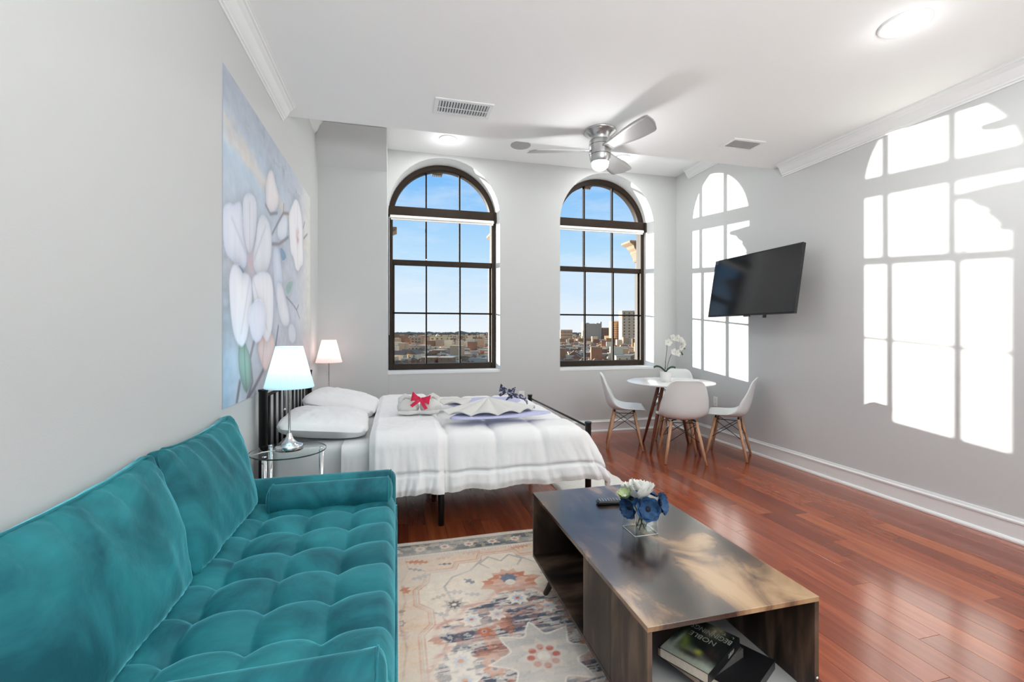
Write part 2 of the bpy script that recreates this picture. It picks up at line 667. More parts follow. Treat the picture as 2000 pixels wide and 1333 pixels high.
M['flowereye'] = mat('flower_eye', (0.004, 0.006, 0.015), 0.8)
M['whitepetal'] = mat('white_petal', (0.80, 0.80, 0.76), 0.6)
M['greenpetal'] = mat('pale_green_petal', (0.40, 0.47, 0.26), 0.7)
M['leafgreen'] = mat('leaf_green', (0.035, 0.075, 0.04), 0.5)
M['stem'] = mat('stem_green', (0.05, 0.09, 0.03), 0.6)
M['ceramic'] = mat('white_ceramic', (0.72, 0.72, 0.70), 0.35)
M['soil'] = mat('potting_moss', (0.04, 0.05, 0.03), 0.95)
# ================================================================= THE ROOM
XL, XR, YB, YR = -0.80, 3.67, 5.37, -3.4
WT = 0.43           # back wall thickness
ZM, ZH = 2.92, 3.39  # main and raised ceiling
YS = 3.73           # where the main ceiling stops
WINS = [(-0.10, 1.22), (2.00, 3.33)]
SILL, SPRING = 0.815, 2.69


def struct(mb, name, m, parent=None, merge=True):
    o = mb.build(name, m, parent, merge)
    if parent is None:
        o['kind'] = 'structure'
    return o


# floor: slab plus single planks
fl = empty('floor', (1.4, 2.9, 0), kind='structure')
mb = MB().box(XL, XR, YR, YB + 0.02, -0.15, -0.012)
mb.build('subfloor', M['subfloor'], fl)
mb = MB()
random.seed(11)
PW = 0.12
xs = []
x = XR
while x > XL + 0.001:
    xs.append((max(XL, x - PW), x))
    x -= PW
nplank = 0
Y0 = 0.55
for (xa, xb) in xs:
    y = Y0 + random.uniform(-0.9, 0)
    while y < YB:
        ln = random.choice((0.62, 0.85, 1.05, 1.25, 1.45))
        ya, yb = max(y, Y0), min(y + ln, YB)
        if yb - ya > 0.03 and yb > Y0:
            if nplank < 298:
                pm = MB().box(xa + 0.0004, xb - 0.0004, ya + 0.0004, yb - 0.0004, -0.0115, 0.0, 0.0006)
                pm.build('plank', M['plank'], fl, merge=False)
                nplank += 1
        y += ln
# the boards behind the viewer, joined
mb = MB()
for (xa, xb) in xs:
    y = YR
    while y < Y0 - 0.01:
        ln = random.uniform(0.6, 1.4)
        mb.box(xa + 0.0006, xb - 0.0006, y + 0.0006, min(y + ln, Y0) - 0.0006, -0.0115, 0.0)
        y += ln
o = mb.build('rear_planks', M['plank'], fl, merge=False)
o['kind'] = 'stuff'

# side and rear walls
struct(MB().box(XL - 0.12, XL, YR - 0.12, YB + WT, -0.15, 3.6), 'wall_left', M['wall'])
struct(MB().box(XR, XR + 0.12, YR - 0.12, YB + WT, -0.15, 3.6), 'wall_right', M['wall'])
# unseen rear wall; its broad opening is added to go with the fill light
mb = MB()
mb.box(XL, XR, YR - 0.12, YR, -0.15, 0.5)
mb.box(XL, XR, YR - 0.12, YR, 2.85, 3.6)
mb.box(XL, -0.6, YR - 0.12, YR, 0.5, 2.85)
mb.box(3.45, XR, YR - 0.12, YR, 0.5, 2.85)
struct(mb, 'wall_rear', M['wall'])


def arch_pts(x0, x1, zs, n=28, inset=0.0):
    r = (x1 - x0) / 2 - inset
    cx = (x0 + x1) / 2
    return [(cx - r * math.cos(PI * i / n), zs + r * math.sin(PI * i / n)) for i in range(n + 1)]


# back wall with two arched openings
mb = MB()
ZT = 3.6
for yy in (YB, YB + WT):
    def quad(x0, x1, za0, za1, zb0, zb1):
        mb.add([(x0, yy, za0), (x1, yy, za1), (x1, yy, zb1), (x0, yy, zb0)], [(0, 1, 2, 3)])
    cuts = [XL, WINS[0][0], WINS[0][1], WINS[1][0], WINS[1][1], XR]
    quad(cuts[0], cuts[1], -0.15, -0.15, ZT, ZT)
    quad(cuts[2], cuts[3], -0.15, -0.15, ZT, ZT)
    quad(cuts[4], cuts[5], -0.15, -0.15, ZT, ZT)
    for (x0, x1) in WINS:
        quad(x0, x1, -0.15, -0.15, SILL, SILL)
        ap = arch_pts(x0, x1, SPRING)
        for (p, q) in zip(ap, ap[1:]):
            quad(p[0], q[0], p[1], q[1], ZT, ZT)
mb.box(XL, XR, YB + 0.01, YB + WT - 0.01, ZT - 0.02, ZT)
struct(mb, 'wall_back', M['wall'], merge='keep')

# chase in the left corner with its sloping head
mb = MB()
prof = [(5.06, -0.05), (5.06, 3.02), (4.81, 3.385), (YB + 0.02, 3.385), (YB + 0.02, -0.05)]
mb.prism(prof, XL - 0.02, -0.103, 'x')
struct(mb, 'wall_alcove', M['wall'])

# ceilings: main slab, raised slab
ce = empty('ceiling', (1.4, 2.0, 2.92), kind='structure')
MB().box(XL, XR, YR, YS, ZM, 3.6).build('main_ceiling', M['ceil'], ce)
MB().box(XL, XR, YS, YB, ZH, 3.6).build('raised_ceiling', M['ceil'], ce)

# crown moulding and baseboards, extruded profiles
CROWN = [(0, -0.115), (0.008, -0.115), (0.010, -0.103), (0.018, -0.100), (0.020, -0.090), (0.030, -0.080), (0.042, -0.060),
         (0.052, -0.040), (0.066, -0.028), (0.072, -0.020), (0.082, -0.018), (0.084, -0.006), (0.092, -0.004), (0.092, 0), (0, 0)]
BASE = [(0, 0), (0.028, 0), (0.028, 0.010), (0.022, 0.020), (0.014, 0.024), (0.014, 0.115), (0.020, 0.118), (0.020, 0.128), (0.012, 0.136), (0.008, 0.150), (0, 0.150)]


def run_y(prof, x, sgn, zoff, y0, y1, name):
    m_ = MB().prism([(x + sgn * p[0], zoff + p[1]) for p in prof], y0, y1, 'y')
    return struct(m_, name, M['trim'])


def run_x(prof, y, zoff, x0, x1, name):
    m_ = MB().prism([(y - p[0], zoff + p[1]) for p in prof], x0, x1, 'x')
    return struct(m_, name, M['trim'])


run_y(CROWN, XR, -1, ZM, YR, 3.62, 'trim_1')
run_y(CROWN, XL, 1, ZM, YR, 3.56, 'trim_2')
run_y(CROWN, XR, -1, ZH, YS + 0.02, 5.10, 'trim_3')
run_y(CROWN, XL, 1, ZH, YS + 0.02, 4.86, 'trim_4')
run_y(BASE, XR, -1, 0, YR, YB, 'baseboard_right')
run_y(BASE, XL, 1, 0, YR, 5.06, 'baseboard_left')
run_x(BASE, YB, 0, -0.10, XR, 'baseboard_back')

# ================================================================= WINDOWS
YF = YB + 0.24


def build_window(n, x0, x1):
    cx = (x0 + x1) / 2
    w = empty('window_%d' % n, (cx, YF, SILL), kind='structure')
    # plaster reveal lining the opening
    mb = MB()
    out = [(x0, SILL)] + arch_pts(x0, x1, SPRING, 40) + [(x1, SILL)]
    for (p, q) in zip(out, out[1:]):
        mb.add([(p[0], YB, p[1]), (q[0], YB, q[1]), (q[0], YB + WT, q[1]), (p[0], YB + WT, p[1])], [(0, 1, 2, 3)], True)
    o = mb.build('reveal', M['trim'], w, merge='keep')
    o.data.set_sharp_from_angle(angle=R(50))
    # sill board
    MB().box(x0, x1, YB - 0.004, YB + WT, SILL - 0.02, SILL + 0.012, 0.002).build('sill', M['trim'], w)
    # outer frame with arched head
    mb = MB()
    fw = 0.052
    ya, yb = YF, YF + 0.13
    mb.box(x0 + 0.003, x0 + fw, ya, yb, SILL + 0.012, SPRING + 0.05, 0.004)
    mb.box(x1 - fw, x1 - 0.003, ya, yb, SILL + 0.012, SPRING + 0.05, 0.004)
    mb.box(x0 + fw, x1 - fw, ya, yb, SILL + 0.012, SILL + 0.085, 0.004)
    mb.box(x1 - fw - 0.022, x1 - fw, ya + 0.05, yb, SILL + 0.085, 2.14, 0.002)
    mb.box(x0 + fw, x0 + fw + 0.022, ya + 0.05, yb, SILL + 0.085, 2.14, 0.002)
    a1 = arch_pts(x0, x1, SPRING, 40, 0.003)
    a2 = arch_pts(x0, x1, SPRING, 40, fw + 0.006)
    for k in range(40):
        for (yy, fl_) in ((ya, 0), (yb, 1)):
            mb.add([(a1[k][0], yy, a1[k][1]), (a1[k + 1][0], yy, a1[k + 1][1]), (a2[k + 1][0], yy, a2[k + 1][1]), (a2[k][0], yy, a2[k][1])], [(0, 1, 2, 3)])
        for a in (a1, a2):
            mb.add([(a[k][0], ya, a[k][1]), (a[k + 1][0], ya, a[k + 1][1]), (a[k + 1][0], yb, a[k + 1][1]), (a[k][0], yb, a[k][1])], [(0, 1, 2, 3)], True)
    mb.build('frame', M['frame'], w)
    # bars
    MB().box(x0 + 0.003, x1 - 0.003, ya - 0.05, yb - 0.01, 2.690, 2.795, 0.004).build('transom_bar', M['frame'], w)
    MB().box(x0 + fw, x1 - fw, ya + 0.02, yb - 0.03, 2.105, 2.165, 0.003).build('meeting_rail', M['frame'], w)
    # rolled blind under the transom
    bl = MB().box(x0 + 0.02, x1 - 0.03, ya - 0.052, ya - 0.012, 2.652, 2.689, 0.006).build('roller_blind', M['blind'], w)
    MB().box(x0 + 0.03, x1 - 0.04, ya - 0.040, ya - 0.026, 2.632, 2.653, 0.004).build('hem_bar', M['blind'], bl)
    MB().box(x1 - 0.03, x1 - 0.006, ya - 0.075, ya - 0.01, 2.66, 2.79, 0.003).build('blind_bracket', M['frame'], w)
    MB().tube([(x0 + 0.012, ya - 0.045, 2.66), (x0 + 0.014, ya - 0.045, 1.9), (x0 + 0.012, ya - 0.045, 1.25)], 0.0025, 6).build('blind_cord', M['blind'], w)
    # muntins
    r = (x1 - x0) / 2 - fw - 0.006
    v1, v2 = cx - 0.208, cx + 0.208
    ym = ya + 0.055
    for v in (v1, v2):
        h = math.sqrt(r * r - (v - cx) ** 2)
        MB().box(v - 0.009, v + 0.009, ym - 0.004, ym + 0.046, 2.79, SPRING + h + 0.01, 0.002).build('muntin', M['muntin'], w)
        MB().box(v - 0.009, v + 0.009, ym - 0.004, ym + 0.046, 2.16, 2.70, 0.002).build('muntin', M['muntin'], w)
        MB().box(v - 0.009, v + 0.009, ym - 0.034, ym + 0.012, SILL + 0.08, 2.11, 0.002).build('muntin', M['muntin'], w)
    MB().box(x0 + fw, x1 - fw, ym - 0.030, ym + 0.008, 1.509, 1.528, 0.002).build('muntin', M['muntin'], w)
    # panes
    xsn = [x0 + fw, v1, v2, x1 - fw]
    for k in range(3):
        a, b = xsn[k] + (0.009 if k else 0), xsn[k + 1] - (0.009 if k < 2 else 0)
        for (za, zb, yy) in ((SILL + 0.085, 1.510, ym - 0.008), (1.527, 2.105, ym - 0.008), (2.165, 2.70, ym + 0.012)):
            MB().box(a, b, yy, yy + 0.004, za, zb).build('pane', M['pane'], w)
        n_ = 10
        top = []
        for i in range(n_ + 1):
            xx = b + (a - b) * i / n_
            top.append((xx, SPRING + math.sqrt(max(0, r * r - (xx - cx) ** 2))))
        MB().prism([(a, 2.79), (b, 2.79)] + [p for p in top if p[1] > 2.79], ym + 0.012, ym + 0.016, 'y').build('pane', M['pane'], w)
    # latch
    MB().box(v1 - 0.01, v1 + 0.01, ya - 0.0, ya + 0.02, 2.165, 2.185, 0.003).build('latch', M['chrome'], w)
    return w


build_window(1, *WINS[0])
build_window(2, *WINS[1])

# stone pilasters and their carved capitals on the outside of the wall
YO = YB + WT


def pilaster(xc, hw, label):
    p = empty('stone_pilaster', (xc, YO + 0.1, -1.0), label, 'pilaster', 'sandstone pilasters outside')
    MB().box(xc - hw, xc + hw, YO + 0.002, YO + 0.12, -1.0, 2.31, 0.008).build('shaft', M['sand'], p)
    mb = MB()
    steps = [(2.30, 0.012), (2.325, 0.03), (2.345, 0.022), (2.385, 0.035), (2.43, 0.055), (2.455, 0.05), (2.49, 0.08), (2.53, 0.095), (2.565, 0.15)]
    for (z, e), (z2, e2) in zip(steps, steps[1:]):
        a = [(xc - hw - e, YO + 0.12 + e), (xc + hw + e, YO + 0.12 + e), (xc + hw + e, YO + 0.002), (xc - hw - e, YO + 0.002)]
        b = [(xc - hw - e2, YO + 0.12 + e2), (xc + hw + e2, YO + 0.12 + e2), (xc + hw + e2, YO + 0.002), (xc - hw - e2, YO + 0.002)]
        mb.add([(q[0], q[1], z) for q in a] + [(q[0], q[1], z2) for q in b], [(0, 1, 5, 4), (1, 2, 6, 5), (2, 3, 7, 6), (3, 0, 4, 7)])
    e = 0.15
    mb.box(xc - hw - e, xc + hw + e, YO + 0.002, YO + 0.12 + e, 2.565, 2.60, 0.006)
    mb.build('capital', M['sand'], p)
    return p


pilaster(-0.42, 0.27, 'sandstone pilaster outside, left of the left window')
pilaster(1.61, 0.27, 'sandstone pilaster outside, seen at the right edge of the left window')
pilaster(3.62, 0.25, 'sandstone pilaster with capital, seen at the right edge of the right window')
for (x0, x1), lb in zip(WINS, ('carved stone block hanging above the left arched window', 'carved stone block hanging above the right arched window')):
    cx = (x0 + x1) / 2
    k = empty('keystone', (cx - 0.05, YO + 0.1, 3.27), lb, 'keystone')
    MB().prism([(cx - 0.12, 3.35), (cx + 0.02, 3.35), (cx + 0.06, 3.62), (cx - 0.16, 3.62)], YO + 0.002, YO + 0.18, 'y').build('block', M['sand'], k)
    for q in range(5):
        MB().box(cx - 0.115 + q * 0.027, cx - 0.097 + q * 0.027, YO + 0.14, YO + 0.178, 3.325, 3.352, 0.002).build('dentil', M['sand'], k)

# ================================================================= CEILING FIXTURES


def downlight(x, y, z, r, label, power):
    d = empty('downlight', (x, y, z), label, 'ceiling light')
    mb = MB()
    mb.lathe([(r, 0.004), (r, -0.006), (r - 0.006, -0.010), (r - 0.022, -0.010), (r - 0.028, -0.006), (r - 0.030, 0.004)], 40, (x, y, z), close=False)
    o = mb.build('trim_ring', M['trim'], d)
    MB().lathe([(0.0001, -0.003), (r - 0.034, -0.003), (r - 0.031, 0.002)], 40, (x, y, z), close=False).build('lens', M['lampglow'], d)
    ld = bpy.data.lights.new('downlight_lamp', 'AREA')
    ld.shape = 'DISK'
    ld.size = r * 1.6
    ld.energy = power
    ld.color = (1, 0.985, 0.96)
    lo = bpy.data.objects.new('lamp_light', ld)
    lo.location = (0, 0, -0.014)
    lo.parent = d
    col.objects.link(lo)
    gd = bpy.data.lights.new('downlight_fill', 'POINT')  # extra point light added below the lens to brighten the ceiling around it
    gd.energy = power * (0.06 if z < 3 else 0.22)
    gd.shadow_soft_size = 0.05
    go = bpy.data.objects.new('fill_light', gd)
    go.location = (0, 0, -0.13 if z < 3 else -0.20)
    go.parent = d
    col.objects.link(go)
    return d


downlight(2.61, 1.80, ZM, 0.115, 'round white recessed ceiling light nearest the camera, upper right', 14)
downlight(0.54, 4.92, ZH, 0.098, 'round recessed light in the raised ceiling above the left window', 10)
downlight(2.63, 4.93, ZH, 0.098, 'round recessed light in the raised ceiling behind the fan blade', 10)
# the rest of the row behind the viewer
for (x, y, sd_) in ((0.4, -1.6, 'left'), (2.6, -1.6, 'right')):
    downlight(x, y, ZM, 0.115, 'round recessed ceiling light behind the camera, on the %s' % sd_, 14)

mb = MB().lathe([(0.0001, -0.004), (0.100, -0.006), (0.112, -0.004), (0.114, 0.002)], 40, (1.35, 4.89, ZH), close=False)
tag(mb.build('ceiling_speaker', M['grille']), 'flat round grey speaker grille in the raised ceiling between the windows', 'speaker')


def vent(x0, x1, y0, y1, z, label, nslat, crossbars, sm=None):
    v = empty('ceiling_vent', ((x0 + x1) / 2, (y0 + y1) / 2, z), label, 'vent')
    b = 0.030
    mb = MB()
    for (a, c, d, e) in ((x0, x1, y0, y0 + b), (x0, x1, y1 - b, y1), (x0, x0 + b, y0 + b, y1 - b), (x1 - b, x1, y0 + b, y1 - b)):
        mb.box(a, c, d, e, z - 0.008, z + 0.002, 0.002)
    mb.build('frame', M['trim'], v)
    MB().box(x0 + b, x1 - b, y0 + b, y1 - b, z - 0.0015, z + 0.001).build('backing', M['dark'], v)
    n = nslat
    for i in range(n):
        xc = x0 + b + (x1 - x0 - 2 * b) * (i + 0.5) / n
        Mx = Matrix.Translation((xc, 0, z - 0.007)) @ Matrix.Rotation(R(35), 4, 'Y')
        MB().box(-0.0065, 0.0065, y0 + b, y1 - b, -0.0008, 0.0008, 0, Mx).build('slat', sm or M['trim'], v)
    for j in range(crossbars):
        yc = y0 + b + (y1 - y0 - 2 * b) * (j + 1) / (crossbars + 1)
        MB().box(x0 + b, x1 - b, yc - 0.002, yc + 0.002, z - 0.012, z - 0.008).build('crossbar', sm or M['trim'], v)


vent(0.26, 0.68, 3.165, 3.39, ZM, 'rectangular white louvred ceiling vent left of the fan', 18, 1)
vent(2.75, 3.07, 3.205, 3.39, ZM, 'rectangular white gridded ceiling vent right of the fan', 15, 6, M['grille'])

# ceiling fan
FX, FY = 1.603, 3.375
fan = empty('ceiling_fan', (FX, FY, ZM), 'brushed nickel flush ceiling fan with three silver blades and lit dome', 'ceiling fan')
MB().lathe([(0.128, 0.0), (0.128, -0.010), (0.120, -0.014), (0.096, -0.030), (0.078, -0.050), (0.070, -0.076), (0.070, -0.082)], 48, (FX, FY, ZM), close=False).build('canopy', M['nickel'], fan)
MB().lathe([(0.060, -0.076), (0.084, -0.080), (0.089, -0.086), (0.089, -0.118)], 48, (FX, FY, ZM), close=False).build('top_ring', M['nickel'], fan)
MB().lathe([(0.087, -0.118), (0.087, -0.122)], 48, (FX, FY, ZM), close=False).build('dark_band', M['black'], fan)
MB().lathe([(0.089, -0.122), (0.088, -0.190), (0.087, -0.196)], 48, (FX, FY, ZM), close=False).build('motor_housing', M['nickel'], fan)
MB().lathe([(0.085, -0.196), (0.084, -0.200)], 48, (FX, FY, ZM), close=False).build('dark_band', M['black'], fan)
MB().lathe([(0.086, -0.200), (0.083, -0.225), (0.074, -0.252), (0.070, -0.256)], 48, (FX, FY, ZM), close=False).build('light_kit', M['nickel'], fan)
MB().lathe([(0.070, -0.254), (0.068, -0.275), (0.060, -0.296), (0.040, -0.312), (0.0001, -0.320)], 40, (FX, FY, ZM), close=False).build('light_dome', M['lampglow'], fan)
for th in (-76, 44, 164):
    mb = MB()
    c, s = math.cos(R(th)), math.sin(R(th))
    Mx = Matrix.Translation((FX, FY, ZM - 0.158)) @ Matrix.Rotation(R(th), 4, 'Z') @ Matrix.Rotation(R(-15), 4, 'X')

    def hw(t):
        w = 0.045 + 0.042 * smoothstep(0.0, 0.75, t)
        if t > 0.90:
            w *= max(0.02, 1 - ((t - 0.90) / 0.10) ** 2.6) ** 0.42
        return max(w, 0.001)

    def top(u, v):
        t = v
        x = 0.085 + 0.50 * t
        w = hw(t)
        y = (u * 2 - 1) * w
        return (x - 0.38 * y * t, y, 0.004)
    mb.grid(top, 7, 26, True, Mx)
    mb.grid(lambda u, v: (top(u, v)[0], top(u, v)[1], -0.004), 7, 26, True, Mx, flip=True)
    mb.grid(lambda u, v: (top(1, v)[0], top(1, v)[1], -0.004 + 0.008 * u), 2, 26, False, Mx)
    mb.grid(lambda u, v: (top(0, v)[0], top(0, v)[1], -0.004 + 0.008 * u), 2, 26, False, Mx, flip=True)
    mb.grid(lambda u, v: (top(v, 1)[0], top(v, 1)[1], -0.004 + 0.008 * u), 2, 7, False, Mx)
    bo = mb.build('blade', M['silverblade'], fan)
    MB().box(0.06, 0.125, -0.030, 0.030, -0.006, 0.006, 0.003, Mx).build('blade_bracket', M['nickel'], bo)
mb = MB().tube([(FX - 0.06, FY - 0.055, ZM - 0.19), (FX - 0.085, FY - 0.06, ZM - 0.21), (FX - 0.08, FY - 0.058, ZM - 0.27)], 0.0018, 6)
mb.build('pull_chain', M['nickel'], fan)
ld = bpy.data.lights.new('fan_lamp', 'POINT')
ld.energy = 9
ld.shadow_soft_size = 0.06
lo = bpy.data.objects.new('lamp_light', ld)
lo.location = (0, 0, -0.40)
lo.parent = fan
col.objects.link(lo)

# ================================================================= WALL THINGS


def outlet(loc, axis, label):
    o = empty('wall_outlet', loc, label, 'outlet')
    x, y, z = loc
    if axis == 'y':
        MB().box(x - 0.036, x + 0.036, y - 0.006, y, z - 0.058, z + 0.058, 0.002).build('cover_plate', M['trim'], o)
        for dz in (-0.025, 0.02):
            MB().box(x - 0.014, x + 0.014, y - 0.008, y - 0.005, z + dz - 0.012, z + dz + 0.014, 0.001).build('socket', M['whiteplastic'], o)
    else:
        MB().box(x - 0.006, x, y - 0.036, y + 0.036, z - 0.058, z + 0.058, 0.002).build('cover_plate', M['trim'], o)
        for dz in (-0.025, 0.02):
            MB().box(x - 0.008, x - 0.005, y - 0.014, y + 0.014, z + dz - 0.012, z + dz + 0.014, 0.001).build('socket', M['whiteplastic'], o)


outlet((1.495, YB, 0.50), 'y', 'white wall outlet behind the far corner of the bed foot')
outlet((XR, 4.585, 0.46), 'x', 'white wall outlet on the right wall behind the dining chairs')

# television on its arm
tv = empty('television', (3.41, 3.765, 1.44), 'black flat wall television tilted downward on the right wall', 'television')
TM = Matrix.Translation((3.415, 3.765, 1.765)) @ Matrix.Rotation(R(9.3), 4, 'Y')
# local: x = away from the screen (into the wall), y along the wall, z up
TW, TH = 1.125, 0.635
MB().box(0.0, 0.030, -TW / 2, TW / 2, -TH / 2, TH / 2, 0.003, TM).build('housing', M['tvbody'], tv)
MB().box(0.028, 0.065, -0.36, 0.36, -0.25, 0.12, 0.012, TM).build('rear_cover', M['tvbody'], tv)
MB().box(-0.0015, 0.001, -TW / 2 + 0.008, TW / 2 - 0.008, -TH / 2 + 0.016, TH / 2 - 0.008, 0, TM).build('screen', M['screen'], tv)
mb = MB()
mb.box(-0.003, 0.002, -TW / 2, TW / 2, TH / 2 - 0.008, TH / 2 + 0.001, 0.001, TM)
mb.box(-0.003, 0.002, -TW / 2, TW / 2, -TH / 2 - 0.001, -TH / 2 + 0.015, 0.001, TM)
mb.box(-0.003, 0.002, -TW / 2, -TW / 2 + 0.008, -TH / 2, TH / 2, 0.001, TM)
mb.box(-0.003, 0.002, TW / 2 - 0.008, TW / 2, -TH / 2, TH / 2, 0.001, TM)
mb.build('bezel', M['black'], tv)
MB().box(0.0, 0.02, -0.24, -0.21, -TH / 2 - 0.030, -TH / 2, 0.003, TM).build('stand_socket', M['tvbody'], tv)
MB().box(0.0, 0.02, -0.04, 0.04, -TH / 2 - 0.012, -TH / 2, 0.003, TM).build('sensor', M['tvbody'], tv)
mb = MB()
mb.box(3.648, XR, 3.62, 3.90, 1.66, 1.90, 0.003)
mb.tube([(3.66, 3.72, 1.78), (3.57, 3.80, 1.78), (3.49, 3.76, 1.77)], 0.016, 8)
mb.tube([(3.66, 3.82, 1.74), (3.57, 3.72, 1.74), (3.48, 3.77, 1.74)], 0.014, 8)
mb.build('wall_mount', M['black'], tv)


# ---- paint helpers for flat art
def srgb(c):
    c = np.asarray(c, float) / 255.0
    return np.where(c <= 0.04045, c / 12.92, ((c + 0.055) / 1.055) ** 2.4)


def paint_mesh(name, P, C, nu, nv, m, parent=None):
    """P: (nv,nu,3) positions, C: (nv,nu,3) linear colours"""
    me = bpy.data.meshes.new(name)
    i = np.arange(nu * nv).reshape(nv, nu)
    q = np.stack([i[:-1, :-1], i[:-1, 1:], i[1:, 1:], i[1:, :-1]], -1).reshape(-1, 4)
    me.vertices.add(nu * nv)
    me.loops.add(q.size)
    me.polygons.add(len(q))
    if parent is not None:
        P = P - np.array(world_loc(parent))
    me.vertices.foreach_set('co', P.reshape(-1))
    me.loops.foreach_set('vertex_index', q.reshape(-1))
    me.polygons.foreach_set('loop_start', np.arange(0, q.size, 4))
    me.polygons.foreach_set('use_smooth', np.ones(len(q), bool))
    me.update(calc_edges=True)
    ca_ = me.color_attributes.new('paint', 'FLOAT_COLOR', 'POINT')
    ca_.data.foreach_set('color', np.concatenate([C.reshape(-1, 3), np.ones((nu * nv, 1))], 1).reshape(-1).astype(np.float32))
    me.materials.append(m)
    o = bpy.data.objects.new(name, me)
    col.objects.link(o)
    if parent is not None:
        o.parent = parent
    return o


def inpoly(X, Y, poly):
    ins = np.zeros(X.shape, bool)
    n = len(poly)
    for i in range(n):
        x0, y0 = poly[i]
        x1, y1 = poly[(i + 1) % n]
        if y0 == y1:
            continue
        c = ((y0 > Y) != (y1 > Y)) & (X < (x1 - x0) * (Y - y0) / (y1 - y0) + x0)
        ins ^= c
    return ins


def smooth_poly(p, it=3):
    for _ in range(it):
        q = []
        for a, b in zip(p, p[1:] + p[:1]):
            q.append((a[0] * .75 + b[0] * .25, a[1] * .75 + b[1] * .25))
            q.append((a[0] * .25 + b[0] * .75, a[1] * .25 + b[1] * .75))
        p = q
    return p


def seg_dist(X, Y, pts, closed=False):
    d = np.full(X.shape, 1e9)
    pp = pts + [pts[0]] if closed else pts
    for (x0, y0), (x1, y1) in zip(pp, pp[1:]):
        dx, dy = x1 - x0, y1 - y0
        t = np.clip(((X - x0) * dx + (Y - y0) * dy) / (dx * dx + dy * dy + 1e-12), 0, 1)
        d = np.minimum(d, np.hypot(X - x0 - t * dx, Y - y0 - t * dy))
    return d


def mixc(C, col_, a):
    return C * (1 - a[..., None]) + np.asarray(col_)[None, None] * a[..., None] if np.ndim(col_) == 1 else C * (1 - a[..., None]) + col_ * a[..., None]


